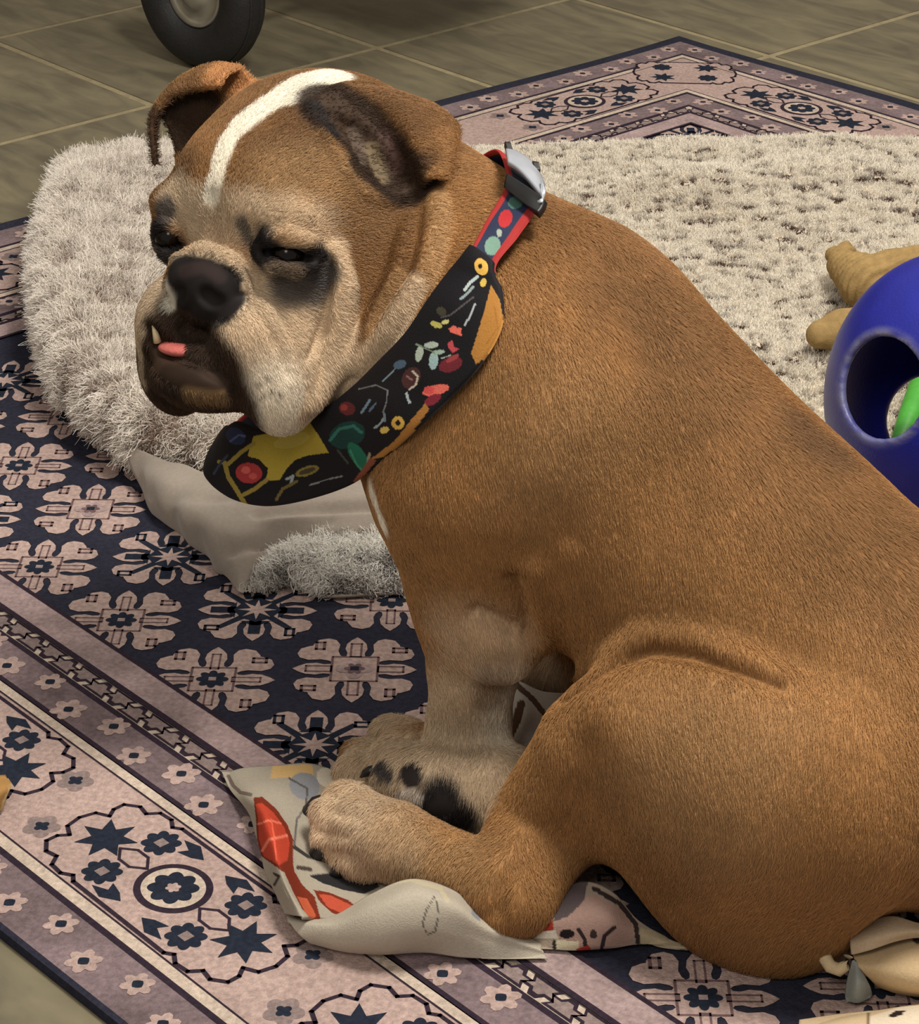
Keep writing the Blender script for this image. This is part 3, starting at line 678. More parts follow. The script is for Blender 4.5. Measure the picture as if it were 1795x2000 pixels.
# striped cloth behind the foreleg
st = empty('cloth_toy', gp(1020, 1430, RT), 'white cloth toy with brown stripes, behind the foreleg', 'toy')
s1 = [[(985, 1318, .030), (1020, 1335, .040), (1060, 1352, .036), (1110, 1356, .03)], [(985, 1345, .030), (1020, 1372, .044), (1060, 1400, .036), (1100, 1405, .02)], [(975, 1400, .022), (1010, 1425, .030), (1040, 1440, .024), (1080, 1450, .012)], [(970, 1450, .012), (1000, 1468, .013), (1030, 1478, .012), (1070, 1480, .011)]]
cloth_obj('fabric_panel', s1, 60, 60, .003, M_print, st, (216, 214, 208), [('s', [(1000, 1330), (1040, 1365), (1068, 1400)], 11, (104, 82, 72)), ('s', [(1018, 1375), (1008, 1410), (994, 1440)], 16, (96, 74, 62)), ('p', [(970, 1452), (1005, 1466), (1008, 1485), (960, 1480)], (50, 48, 50))], soft)
# beige plush by the rump, tan scrap at the left
bp_ = empty('plush_toy', gp(1740, 1900, RT), 'folded beige cloth plush by the rump of the dog', 'toy')
cloth_obj('flap', [[(1655, 1806, .046), (1690, 1796, .056), (1740, 1787, .062), (1795, 1803, .058), (1860, 1815, .05)], [(1658, 1835, .048), (1700, 1828, .056), (1750, 1820, .060), (1800, 1818, .058), (1860, 1828, .05)], [(1662, 1864, .042), (1700, 1856, .048), (1750, 1840, .052), (1800, 1832, .052), (1860, 1840, .048)]], 30, 50, .004, M_print, bp_, (184, 164, 138), [('p', [(1650, 1800), (1662, 1806), (1660, 1870), (1646, 1880)], (150, 130, 112))], soft)
cloth_obj('fabric_panel', [[(1664, 1860, .038), (1712, 1848, .043), (1772, 1826, .046), (1860, 1822, .046)], [(1675, 1888, .038), (1722, 1888, .044), (1782, 1880, .048), (1860, 1880, .048)], [(1700, 1918, .026), (1735, 1922, .032), (1792, 1925, .036), (1860, 1925, .036)], [(1715, 1934, .012), (1750, 1942, .014), (1800, 1948, .014), (1860, 1948, .014)]], 40, 50, .004, M_print, bp_, (196, 172, 136), [('e', (1792, 1832, 12, 10, 0), (70, 56, 44))], soft)
cloth_obj('side_panel', [[(1664, 1876, .040), (1674, 1880, .040), (1684, 1892, .036)], [(1652, 1915, .026), (1675, 1915, .034), (1700, 1922, .026)], [(1648, 1950, .014), (1675, 1950, .020), (1706, 1946, .014)], [(1652, 1966, .011), (1678, 1968, .011), (1700, 1958, .011)]], 30, 24, .003, M_print, bp_, (142, 148, 146), [], soft)
me = tube_mesh('piping', [gp(*q) for q in ((1590, 1858, .030), (1604, 1852, .036), (1612, 1872, .034), (1622, 1888, .030), (1640, 1894, .030), (1652, 1886, .034), (1657, 1868, .040))], [.003, .004, .0045, .0045, .0045, .004, .003]); set_col(me, np.tile(srgb(206, 186, 150), (len(me.vertices), 1))); link('piping', me, M_print, bp_, True)
cloth_obj('lining', [[(1592, 1850, .026), (1620, 1845, .034), (1652, 1835, .040)], [(1600, 1868, .018), (1625, 1868, .022), (1655, 1862, .026)], [(1612, 1882, .011), (1632, 1888, .011), (1656, 1880, .014)]], 16, 16, .002, M_print, bp_, (120, 104, 98), [], None)
wt_ = empty('cloth_toy', gp(1740, 2010, RT), 'pale cloth toy with a black eye spot at the bottom right corner', 'toy')
cloth_obj('fabric_panel', [[(1560, 2002, .011), (1640, 1982, .014), (1720, 1970, .016), (1800, 1962, .018), (1880, 1955, .02)], [(1560, 2016, .014), (1640, 2002, .026), (1720, 1990, .030), (1800, 1980, .032), (1880, 1975, .03)], [(1570, 2060, .014), (1640, 2060, .026), (1720, 2060, .03), (1800, 2060, .03), (1880, 2060, .03)]], 50, 60, .004, M_print, wt_, (208, 186, 152), [('p', [(1700, 1985), (1760, 1966), (1880, 1958), (1880, 2060), (1700, 2060)], (222, 208, 186)), ('p', [(1735, 1984), (1750, 1974), (1768, 1974), (1762, 1982), (1742, 1988)], (46, 36, 34)), ('s', [(1697, 1980), (1697, 2010)], 5, (120, 96, 70))], soft)
sc_ = empty('fabric_scrap', gp(-12, 1560, RT), 'tan fabric scrap on the rug at the left edge of the photo', 'fabric')
cloth_obj('fabric_panel', [[(-60, 1500, .012), (-20, 1508, .016), (12, 1516, .013)], [(-60, 1540, .02), (-15, 1545, .034), (22, 1532, .026)], [(-60, 1575, .02), (-15, 1575, .026), (12, 1560, .022)], [(-60, 1602, .011), (-20, 1600, .012), (5, 1586, .012)]], 30, 24, .003, M_print, sc_, (178, 138, 84), [('s', [(25, 1535), (10, 1565), (0, 1600)], 9, (196, 176, 132))], soft)
# blue hollow ball with round openings, on the blanket
bc = gp(1862, 772, .168); ff = Field(*(np.arange(bc[i]-.145, bc[i]+.145, .0028) for i in range(3)))
nn_ = np.array([-.64, -.74, .20]); nn_ /= np.linalg.norm(nn_)
ff.ell(bc, (.101, .101, .117), None, .001); ff.D = np.abs(ff.D)-np.float32(.0042)
hole = C0+ray(1722, 757)*float(((bc-C0)@_fw)-.068)
ff.cone(hole-(hole-bc)*.5, hole+(hole-bc)*.8, .040, .040, .004, 'sub')
rr_ = ray(1826, 822); far = C0+rr_*float(((bc-C0)@_fw)+.07); ff.cone(far-rr_*.05, far+rr_*.06, .040, .040, .004, 'sub')
FV, FQ = ff.mesh(2)
ball = empty('treat_ball', (bc[0], bc[1], .05), 'blue hollow plastic ball with round openings, on the fleece blanket', 'dog toy')
ax_ = (hole-bc)/np.linalg.norm(hole-bc); rel = FV-bc; al = rel@ax_; rad_ = np.linalg.norm(rel-al[:, None]*ax_, axis=1)
wear = np.clip(1-np.abs(rad_-.0425)/.007, 0, 1)*(al > 0)*np.clip(.05+1.4*noise3(FV*np.array([1, 1, 3]), 90, 31), 0, 1)*.75
fc = srgb(34, 40, 150)[None]*(1-wear[:, None])+srgb(140, 142, 160)[None]*wear[:, None]
M_ball = mat('blue_plastic', (1, 1, 1), .38, 30, .12, (500, .0003), attr='Col')
me = mesh_np('shell', FV, FQ); set_col(me, fc); link('shell', me, M_ball, ball, True)
M_green = mat('green_rubber', srgb(74, 168, 60), .5, 80, .1, (400, .0003))
gs = empty('rubber_stick', gp(1770, 780, .05), 'bright green rubber stick lying behind the blue ball', 'dog toy')
link('stick', tube_mesh('stick', [gp(*q) for q in ((1752, 872, .064), (1757, 862, .066), (1782, 800, .066), (1806, 730, .066), (1822, 696, .066), (1826, 690, .064))], [.004, .008, .011, .011, .008, .004], 16), M_green, gs, True)
# ribbed tan chew behind the ball
fc_ = Field(np.arange(.30, .56, .003), np.arange(1.95, 2.45, .003), np.arange(.03, .17, .003))
cp = lambda u, v, z: gp(u, v, z+.012)
fc_.chain([cp(1648, 520, .068), cp(1690, 555, .070), cp(1745, 540, .072), cp(1800, 530, .07)], [.016, .024, .026, .026], .01)
fc_.chain([cp(1630, 500, .07), cp(1652, 492, .075)], [.009, .010], .008); fc_.chain([cp(1700, 530, .08), cp(1682, 505, .085)], [.010, .006], .008)
fc_.chain([cp(1605, 650, .062), cp(1640, 645, .064), cp(1720, 640, .066), cp(1800, 570, .07)], [.010, .020, .024, .024], .01); fc_.ell(cp(1600, 655, .062), .013, None, .01)
GV, GQ = fc_.mesh(2); GN, _ = normals(GV, GQ); dr = np.array([.5, -.85, 0]); GV = (GV+GN*(.0020*np.sin((GV@dr)*2*math.pi/.0095))[:, None]*np.clip((project(GV)[:, 1] < 600), 0, 1)[:, None]).astype(np.float32)
M_chew = mat('ribbed_plush', srgb(158, 132, 88), .9, 120, .15, (600, .0006), spec=.1)
ch = empty('chew_toy', gp(1700, 590, .05), 'tan ribbed chew toy half hidden behind the blue ball', 'dog toy'); link('ribbed_body', mesh_np('ribbed_body', GV, GQ), M_chew, ch, True)
# wheel of a cart parked on the tiles
wn = np.array([-.62, -.78, 0]); wn /= np.linalg.norm(wn); wside = np.array([-wn[1], wn[0], 0]); WR = .105
wc = gp(398, 128, 0.0)+np.array([0, 0, WR])
cart = empty('cart', (wc[0], wc[1], 0), 'black rubber cart wheel with silver hub standing on the tiles', 'cart')
M_rub = mat('black_rubber', srgb(30, 30, 33), .6, 60, .2, (300, .0006)); M_hub = mat('grey_steel', srgb(190, 188, 182), .35, 40, .15, None, metal=.8)
def lathe(name, prof, m, parent, n=72):
    V_ = []; k = len(prof)
    for i in range(n):
        a = 2*math.pi*i/n; e = wside*math.cos(a)+np.array([0, 0, 1])*math.sin(a)
        for x, r in prof: V_.append(wc+wn*x+e*r)
    F_ = [(i*k+j, ((i+1) % n)*k+j, ((i+1) % n)*k+j+1, i*k+j+1) for i in range(n) for j in range(k-1)]
    return link(name, mesh_np(name, V_, F_), m, parent, True)
tire = lathe('tire', [(.012, .048), (.022, .056), (.027, .066), (.029, .080), (.026, .092), (.020, .100), (.010, .1045), (0, .105), (-.010, .1045), (-.022, .099), (-.028, .088), (-.030, .07), (-.026, .056), (-.012, .048), (.012, .048)], M_rub, cart)
lathe('tread_groove', [(.0125, .1042), (.0115, .1052), (.0100, .1058), (.0085, .1052), (.0075, .1042)], M_rub, tire); lathe('tread_groove', [(-.0075, .1042), (-.0085, .1052), (-.0100, .1058), (-.0115, .1052), (-.0125, .1042)], M_rub, tire)
hub = lathe('hub', [(.012, .0485), (.016, .047), (.012, .042), (.010, .034), (.016, .024), (.022, .018), (.024, .010), (.0245, .0005)], M_hub, cart)
link('axle', tube_mesh('axle', [wc-wn*.03, wc-wn*.32], .008), M_hub, cart, True)
bm = bmesh.new(); bmesh.ops.create_cube(bm, size=1); bmesh.ops.scale(bm, vec=(.62, .42, .34), verts=bm.verts); bmesh.ops.bevel(bm, geom=bm.edges[:], offset=.02, segments=3, affect='EDGES')
me = bpy.data.meshes.new('unseen_tub'); bm.to_mesh(me); bm.free(); o = link('unseen_tub', me, M_rub, cart, True)  # cart body out of view, added for the shadow it casts
tc_ = wc-wn*.20+np.array([.12, .10, .30]); o.location = tuple(tc_-np.array(cart.location)); o.matrix_parent_inverse = Matrix.Identity(4); o.rotation_euler = (0, 0, math.atan2(wn[1], wn[0])+math.pi/2)
for s_ in (-1, 1): link('strut', tube_mesh('strut', [wc-wn*(.16+.1*s_), tc_+np.array([0, 0, -.16])-wn*.1*s_], .008), M_hub, cart, True)
# ------------------------------------------------------------------ the dog: one skin grown from blended volumes
HL = np.array([.81336384, -.57031677, .11059462]); HF = np.array([-.5772588, -.81560557, .03949476]); HU = np.array([-.06767706, .09596533, .99260445])
HC = bp(600, 340, .030)
HM = np.stack([HL, HF, HU])
def hp(l, f, u): return HC+(l*HL+f*HF+u*HU)*.001          # head point in mm: to the dog's left, forward, up
def hx(u, v, l):                                           # head point seen at (u,v), l mm off the head's mid-plane
    r = ray(u, v); t = ((HC-C0)@HL+l*.001)/(r@HL); p = C0+t*r; q = p-HC
    return np.array([q@HL, q@HF, q@HU])*1000
def hw(q): return hp(*q)
def mir(q): return np.array([-q[0], q[1], q[2]])
def tilt(deg):                                             # rows: along the dog (tilted up), lateral, perpendicular
    c, s_ = math.cos(math.radians(deg)), math.sin(math.radians(deg)); z = np.array([0, 0, 1.0])
    return np.stack([HD*c+z*s_, LD, -HD*s_+z*c])
def hrot(ax, deg, M=None):
    M = HM if M is None else M; a = {'l': M[0], 'f': M[1], 'u': M[2]}[ax]
    R_ = np.array(Matrix.Rotation(math.radians(deg), 3, Vector(a))); return M@R_.T
GX = graded(-.36, .52, [(-.33, .04, .0019), .0032]); GY = graded(1.02, 1.86, [(1.40, 1.76, .0019), .0032]); GZ = graded(-.004, .56, [(.25, .53, .0019), .0032])
fd = Field(GX, GY, GZ)
def field_at(P):
    P = np.atleast_2d(P); ix = []; fr = []
    for ax, c in zip((fd.xs, fd.ys, fd.zs), P.T):
        i = np.clip(np.searchsorted(ax, c)-1, 0, len(ax)-2); ix.append(i); fr.append((c-ax[i])/(ax[i+1]-ax[i]))
    o = 0
    for i in (0, 1):
        for j in (0, 1):
            for k in (0, 1):
                o = o+fd.D[ix[0]+i, ix[1]+j, ix[2]+k]*np.where(i, fr[0], 1-fr[0])*np.where(j, fr[1], 1-fr[1])*np.where(k, fr[2], 1-fr[2])
    return o
def sk(u, v, off=0.0):                                     # skin point seen at (u,v), lifted off mm towards the viewer
    r = ray(u, v); ts = np.arange(1.05, 1.95, .001); P = C0+ts[:, None]*r
    d = field_at(P); n = np.nonzero(d < 0)[0]
    i = n[0] if len(n) else int(np.argmin(d))
    t = ts[i]
    if len(n) and i > 0: t = ts[i-1]+.001*d[i-1]/(d[i-1]-d[i])
    return C0+(t-off*.001/np.linalg.norm(r))*r
def skpath(pts, off=0.0, n=5):
    """points on the skin along a seen path, its depth smoothed"""
    uv = []
    for p, q in zip(pts[:-1], pts[1:]):
        for f in np.arange(n)/n: uv.append((p[0]+(q[0]-p[0])*f, p[1]+(q[1]-p[1])*f))
    uv.append(tuple(pts[-1])); R_ = [ray(*q) for q in uv]
    t = np.array([np.linalg.norm(sk(*q)-C0)/np.linalg.norm(r) for q, r in zip(uv, R_)])
    x = np.linspace(-1, 1, len(t)); w_ = np.ones(len(t))
    for _ in range(3):
        c = np.polyfit(x, t, min(6 if len(t) > 20 else 3, len(t)-2), w=w_); e = np.abs(np.polyval(c, x)-t); w_ = 1/(1+(e/.005)**2)
    t = np.polyval(c, x)-off*.001
    return np.array([C0+r*q for r, q in zip(R_, t)])
def SX(pts, r, k, op='add', off=0.0):
    P = skpath(pts, off); n = len(pts)
    rr = np.interp(np.linspace(0, n-1, len(P)), range(n), [r]*n if np.isscalar(r) else r)*.001
    fd.chain(list(P), list(rr), k*.001, op)
# torso
fd.ell(dg(.060, 0, .262), (.175, .110, .122), tilt(33), .03)
fd.ell(dg(.125, 0, .282), (.088, .100, .118), tilt(25), .05)
fd.ell(dg(.160, 0, .245), (.083, .095, .105), tilt(20), .05)
fd.ell(dg(-.078, 0, .184), (.150, .112, .115), tilt(36), .05)
fd.ell(dg(-.190, -.015, .132), (.120, .105, .105), tilt(45), .05)
# neck
fd.cone(dg(.14, 0, .335), hp(0, -45, -22), .092, .070, .045)
# near shoulder and foreleg
fd.ell(bp(980, 850, .068), (.080, .045, .10), tilt(0), .05)
fd.cone(bp(930, 960, .085), bp(945, 1180, .088), .058, .040, .04)
fd.chain([bp(930, 1165, .088), bp(925, 1300, .085), bp(915, 1420, .082)], [.041, .031, .026], .02)
fd.chain([bp(915, 1420, .082), gp(900, 1475, .030), gp(800, 1495, .032)], [.026, .026, .028], .015)
for u, v in ((735, 1495), (722, 1528), (790, 1450)): fd.ell(gp(u, v, .020), (.030, .017, .019), tilt(0), .008)
# far foreleg
fd.ell(dg(.13, -.075, .27), (.08, .045, .1), tilt(0), .05)
fd.chain([dg(.12, -.08, .25), dg(.10, -.082, .16), dg(.13, -.082, .08), dg(.14, -.082, .03)], [.05, .038, .03, .027], .03)
fd.ell(dg(.17, -.082, .02), (.045, .03, .024), tilt(0), .01)
# groove above the thigh, hollow at the elbow
fd.ell(sk(985, 1275, -12), .018, None, .020)
# near hind leg
fd.ell(bp(1430, 1540, .114), (.122, .062, .093), tilt(-12), .006)
fd.ell(bp(1288, 1438, .122), (.068, .050, .058), tilt(-30), .008)
fd.ell(bp(1470, 1725, .098), (.075, .056, .060), tilt(0), .03)
fd.ell(bp(1650, 1500, .07), (.085, .06, .08), tilt(0), .05)
fd.chain([bp(1172, 1485, .125), bp(1060, 1620, .14), gp(1000, 1735, .048)], [.044, .037, .030], .025)
fd.chain([gp(1000, 1752, .038), gp(880, 1697, .039), gp(770, 1645, .040), gp(715, 1622, .040)], [.026, .024, .026, .025], .012)
for u, v, z in ((690, 1572, .044), (662, 1602, .038), (664, 1642, .031), (700, 1676, .027)): fd.ell(gp(u, v, z), (.023, .0135, .016), tilt(0), .003)
# far hind leg: its sole faces us
fd.ell(dg(-.17, -.10, .11), (.11, .06, .1), tilt(0), .04)
fd.chain([dg(-.10, -.05, .06), gp(1060, 1560, .035), gp(960, 1545, .042), gp(860, 1535, .043)], [.045, .032, .034, .032], .015)
for u, v, z in ((800, 1500, .05), (780, 1530, .042), (815, 1560, .03)): fd.ell(gp(u, v, z), (.022, .014, .017), tilt(0), .008)
# tail
fd.chain([dg(-.30, .0, .06), dg(-.33, .03, .03), dg(-.33, .07, .02)], [.03, .02, .014], .02)
# ---------------- head (mm in head space)
def HE(l, f, u, rl, rf, ru, k=12, M=None, both=False, op='add'):
    for sg in ((1, -1) if both else (1,)): fd.ell(hp(l*sg, f, u), np.array([rl, rf, ru])*.001, HM if M is None else (M if sg == 1 else M), k*.001, op)
HE(0, 0, -4, 76, 90, 74, 30)
HE(0, 58, -2, 60, 44, 44, 25)                    # forehead
HE(46, 25, -52, 40, 58, 56, 25, both=True)       # cheeks
HE(0, 80, -62, 50, 40, 42, 20)                   # muzzle root
HE(44, 82, -4, 24, 18, 14, 10, both=True)        # brow ridges
HE(34, 104, -84, 30, 34, 36, 10, both=True)      # upper lip pads
HE(46, 100, -112, 25, 30, 38, 10, both=True)      # flews
HE(0, 124, -106, 38, 32, 20, 8)                  # chin
HE(0, 105, -118, 44, 40, 16, 10)
HE(47, 80, -28, 23, 21, 22, 10, both=True)       # cheek bones
fd.cone(hp(12, 30, -80), dg(.165, .02, .28), .054, .070, .03)
HE(0, 113, -51, 33, 20, 26, 4)                   # nose
# creases between leg, belly and thigh
SX([(614, 1618), (645, 1624), (690, 1630)], [2.4, 2.4, .5], 5, 'sub'); SX([(622, 1658), (655, 1664), (700, 1668)], [2.4, 2.4, .5], 5, 'sub'); SX([(640, 1578), (672, 1586), (715, 1598)], [1.8, 1.8, .5], 5, 'sub')
SX([(1130, 1325), (1190, 1284), (1265, 1250), (1350, 1257), (1445, 1288), (1530, 1318)], [3, 7, 9, 9, 8, 4], 12, 'add', -2)
# skin roll over the nose, folds beside the muzzle, behind the eye and on the neck
SX([(330, 560), (350, 510), (400, 490), (450, 512), (482, 570)], [3, 4, 5, 5, 3], 5, off=0)
SX([(652, 490), (672, 560), (668, 640), (640, 730), (612, 790)], [4, 8, 8, 7, 4], 4, off=0)
SX([(850, 380), (852, 450), (832, 540), (765, 640), (700, 715)], [4, 8, 8, 8, 4], 6, off=-1)
SX([(795, 430), (775, 540), (725, 640), (665, 725)], [3, 6, 6, 4], 6, off=-1)
# creases
SX([(500, 556), (545, 600), (585, 680), (605, 780)], [2, 3, 3, 2], 5, 'sub')
SX([(478, 575), (512, 620), (548, 690), (560, 735)], [.5, 1.2, 1.2, .5], 5, 'sub', -1)
SX([(418, 385), (424, 430), (420, 470)], [2.0, 3, 1.5], 9, 'sub')
SX([(640, 500), (645, 560), (630, 640), (600, 700)], [1.5, 2.5, 2.5, 1], 5, 'sub')
# eye sockets and lids
EN, EF = sk(562, 497, -7), sk(332, 462, -6)
for e in (EN, EF): fd.ell(e+(C0-e)/np.linalg.norm(C0-e)*.007, .0115, None, .008, 'sub')
lid = lambda pts, r, off: fd.chain([EYE(p) for p in pts], [q*.001 for q in r], .005)
def EYE(p): 
    r = ray(p[0], p[1]); return C0+r*(p[2])
dN = np.linalg.norm(EN-C0)/np.linalg.norm(ray(562, 497)); dF = np.linalg.norm(EF-C0)/np.linalg.norm(ray(332, 462))
lid([(498, 484, dN-.004), (522, 466, dN-.010), (562, 462, dN-.012), (602, 474, dN-.010), (630, 502, dN-.002)], [3, 5, 5.5, 5, 3], 0)
lid([(500, 500, dN-.003), (530, 520, dN-.008), (575, 530, dN-.009), (615, 518, dN-.004)], [3, 4.5, 4.5, 3], 0)
lid([(302, 458, dF-.002), (318, 438, dF-.008), (345, 440, dF-.010), (362, 464, dF-.006)], [2.5, 4, 4, 3], 0)
lid([(305, 482, dF-.001), (325, 500, dF-.006), (352, 492, dF-.007)], [2.5, 3.5, 3], 0)
# nostrils, mouth slit, lower lip
SX([(400, 576), (412, 590), (432, 588)], [5, 3.5, 1.5], 3, 'sub')
SX([(352, 570), (343, 580)], [4, 2], 3, 'sub')
SX([(372, 590), (362, 625), (352, 650)], 1.3, 3, 'sub')
SX([(290, 640), (305, 668), (335, 688), (360, 697), (400, 712), (440, 745), (472, 790)], [4, 6, 5, 4, 3, 2.5, 2], 4, 'sub')
# ears: curved sheets
def ear(rows, rt_=2.6, pts=None):
    G = pts if pts is not None else [[sk(*p) for p in r] for r in rows]
    P = sheet(G, 46, 46).reshape(-1, 3); fd.cloud(P, rt_*.001, .005); return P
EARN = [[(600, 212, 0), (642, 288, 0), (700, 366, 0), (758, 395, 0), (800, 375, 0)],
        [(622, 200, -10), (684, 250, -16), (742, 312, -14), (785, 345, -6), (815, 362, 4)],
        [(650, 176, 3), (735, 186, 16), (785, 228, 24), (812, 290, 25), (832, 345, 20)],
        [(690, 168, 2), (790, 190, 14), (850, 218, 24), (862, 275, 26), (850, 342, 21)],
        [(722, 170, -2), (832, 208, 6), (887, 246, 16), (880, 300, 20), (864, 345, 20)]]
GN = [[sk(*p) for p in r] for r in EARN]
fd.chain([sk(640, 232, 0), sk(690, 275, 4), sk(745, 330, 4)], [.010, .020, .016], .006, 'sub')
ear(None, 2.6, GN)
EARF = [[(505, 175, -35), (470, 205, -45), (430, 240, -58), (390, 285, -68), (350, 325, -76)],
        [(480, 150, -45), (430, 165, -65), (390, 190, -80), (362, 230, -88), (345, 280, -90)],
        [(462, 134, -50), (420, 130, -70), (370, 150, -88), (332, 182, -98), (315, 215, -100)],
        [(440, 142, -42), (395, 150, -70), (345, 172, -90), (308, 210, -100), (300, 260, -100)],
        [(425, 165, -40), (385, 172, -68), (335, 188, -88), (298, 235, -98), (303, 318, -98)]]
ear(None, 2.6, [[hw(hx(*p)) for p in r] for r in EARF])
fd.above(RT+.0022)
V, Q = fd.mesh(2)
NV, AR = normals(V, Q)
def near(P, path):
    """distance of points to a polyline"""
    path = np.atleast_2d(path); d = np.full(len(P), 9.0)
    lo = path.min(0)-.12; hi = path.max(0)+.12; m = ((P > lo) & (P < hi)).all(1); X = P[m]
    dm = np.full(len(X), 9.0)
    if len(path) == 1: dm = np.linalg.norm(X-path[0], axis=1)
    for a, b in zip(path[:-1], path[1:]):
        ab = b-a; t = np.clip(((X-a)@ab)/(ab@ab+1e-12), 0, 1); dm = np.minimum(dm, np.linalg.norm(X-a-t[:, None]*ab, axis=1))
    d[m] = dm; return d
def dent(pts, sig, amp):                                   # press a soft groove (or lift a ridge) along a seen path
    global V
    d = near(V, skpath(pts)); V = (V-NV*(amp*.001*np.exp(-(d/(sig*.001))**2))[:, None]).astype(np.float32)
dent([(1215, 520), (1240, 600), (1265, 700)], 18, 8); dent([(1120, 800), (1080, 900)], 35, -8)
dent([(1130, 880), (1122, 960), (1115, 1040)], 9, 3); dent([(1290, 700), (1330, 800)], 40, -4)
dent([(1000, 700), (960, 800)], 40, -6)
dent([(1150, 1480), (1120, 1600), (1060, 1700)], 22, 7); dent([(975, 1735), (965, 1785)], 8, 4)
dent([(1535, 1310), (1600, 1340)], 25, 5)
for w1, w2 in ((6, 8), (3.2, 6)):
    dent([(1095, 1368), (1180, 1303), (1270, 1266), (1350, 1274), (1440, 1305), (1520, 1334)], w1, w2)
    dent([(932, 1196), (968, 1208), (1005, 1230)], w1*1.2, w2*1.1); dent([(998, 1130), (1020, 1180), (1034, 1240)], w1, w2*1.1)
dent([(1045, 1110), (1060, 1190), (1068, 1260)], 9, -4); dent([(1010, 1690), (985, 1730), (975, 1775)], 6, 4)
for x, y in ((560, 300), (520, 250), (640, 290)): dent([(x, y), (x-15, y+45)], 7, 1.6)
NV, AR = normals(V, Q)
# coat colours: each patch is a soft blot around points of the skin
TAN, FAWN, LIGHT, WHITE, BROWN, DARK, BLACK, GREYB = srgb(160, 118, 74), srgb(178, 143, 102), srgb(210, 188, 160), srgb(238, 231, 216), srgb(118, 86, 56), srgb(78, 58, 45), srgb(34, 30, 31), srgb(86, 82, 82)
col = np.tile(TAN, (len(V), 1))
nz1 = noise3(V, 22, 1)-.5; nz2 = noise3(V, 60, 2)-.5
def blot(pts, r, c, soft=.5, amt=1.0, n=0.35, d=None):
    """pts: seen path, or an array of 3D points"""
    global col
    P = np.asarray(pts, float); P = skpath(pts) if P.ndim == 2 and P.shape[1] == 2 and len(P) > 1 else (np.array([sk(*pts[0])]) if P.shape[1] == 2 else P)
    d = near(V, P)/(r*.001)+n*(nz1*.6+nz2*.8)
    a = np.clip((1+soft/2-d)/soft, 0, 1); a = (a*a*(3-2*a)*amt)[:, None]; col = col*(1-a)+c*a
hq = (V-HC)@HM.T*1000                                       # head coordinates of every vertex
# darker saddle, lighter underside and legs, painted-in highlights
blot([(1180, 420), (1330, 620), (1500, 800), (1660, 960), (1790, 1100)], 62, BROWN*1.15, 1.2, .55)
blot([(1290, 620), (1340, 740)], 34, BROWN, 1.2, .5); blot([(1560, 830), (1620, 880)], 20, DARK, 1.2, .5)
blot([(930, 1260), (930, 1330), (925, 1400)], 36, LIGHT, 1.0, .6); blot([(985, 1330), (970, 1420), (960, 1450)], 22, WHITE, 1.0, .5)
blot([(905, 1400), (850, 1450), (730, 1500)], 42, LIGHT, .8, .9); blot(np.array([dg(.18, -.082, .02)]), 58, LIGHT*1.03, .5, .95); blot([(720, 1500), (760, 1470)], 26, LIGHT*1.03, .6, .95); blot([(775, 1412)], 30, LIGHT*1.03, .6, .95); blot([(700, 1480)], 24, LIGHT*1.03, .6, .95); blot([(975, 1370), (960, 1440)], 13, WHITE, 1.0, .7)
blot([(620, 1600), (680, 1640), (740, 1680)], 36, LIGHT, .9, .9); blot([(800, 1650), (900, 1690)], 30, FAWN, 1.0, .6)
blot([(770, 1500), (860, 1500), (950, 1560)], 40, LIGHT*.92, .9, .9)
blot([(1420, 1480), (1300, 1480), (1400, 1600)], 45, FAWN, 1.4, .45); blot([(1100, 830), (1060, 900)], 40, FAWN, 1.4, .4)  # highlights on thigh and shoulder painted into the coat colour
blot([(728, 955), (745, 1010)], 9, WHITE, .8, .9)
blot([(970, 1290), (955, 1360)], 12, BROWN*1.1, 1.2, .5)
# head
blot(np.array([hp(0, -20, 30)]), 105, BROWN*1.0, .7, .8)
blot([(520, 300), (500, 390), (600, 250)], 26, BROWN*.85, 1.0, .75); blot([(330, 330), (350, 350)], 22, BROWN*.7, 1.0, .7)
blot([(640, 420), (560, 380), (700, 380)], 34, FAWN*.9, 1.0, .7); blot([(620, 440), (560, 420)], 18, LIGHT*.9, 1.0, .7)
blot([(700, 560), (720, 640), (740, 450)], 38, BROWN*1.1, 1.0, .7)
blot([(380, 430), (430, 430), (480, 430)], 20, LIGHT*.95, .8, .9); blot([(340, 390), (380, 410)], 16, LIGHT*.9, .8, .9)
blot([(520, 640), (560, 720), (540, 800)], 44, LIGHT, .7, .95); blot([(600, 620), (630, 700), (600, 780)], 26, LIGHT, .7, .9)
blot([(530, 760), (545, 830)], 26, WHITE, .9, .7); blot([(450, 540), (500, 600)], 20, LIGHT*.95, .8, .8)
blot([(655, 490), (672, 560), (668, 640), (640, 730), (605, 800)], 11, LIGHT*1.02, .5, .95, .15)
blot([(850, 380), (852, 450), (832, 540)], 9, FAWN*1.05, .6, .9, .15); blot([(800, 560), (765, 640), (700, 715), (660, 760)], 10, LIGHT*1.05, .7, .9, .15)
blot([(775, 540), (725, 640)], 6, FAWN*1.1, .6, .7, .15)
blot([(310, 520), (300, 570), (290, 610)], 17, WHITE*.95, .7, .95); blot([(345, 505), (400, 490), (440, 500)], 7, LIGHT*1.05, .6, .9, .1)
# white blaze
for pth, r in (([(650, 145), (600, 160), (560, 185)], 13.5), ([(580, 170), (520, 205), (470, 245)], 10), ([(490, 230), (445, 275), (432, 310)], 7.5), ([(432, 300), (425, 340), (416, 390)], 6.2)):
    blot(pth, r, WHITE*1.05, .3, 1, .18)
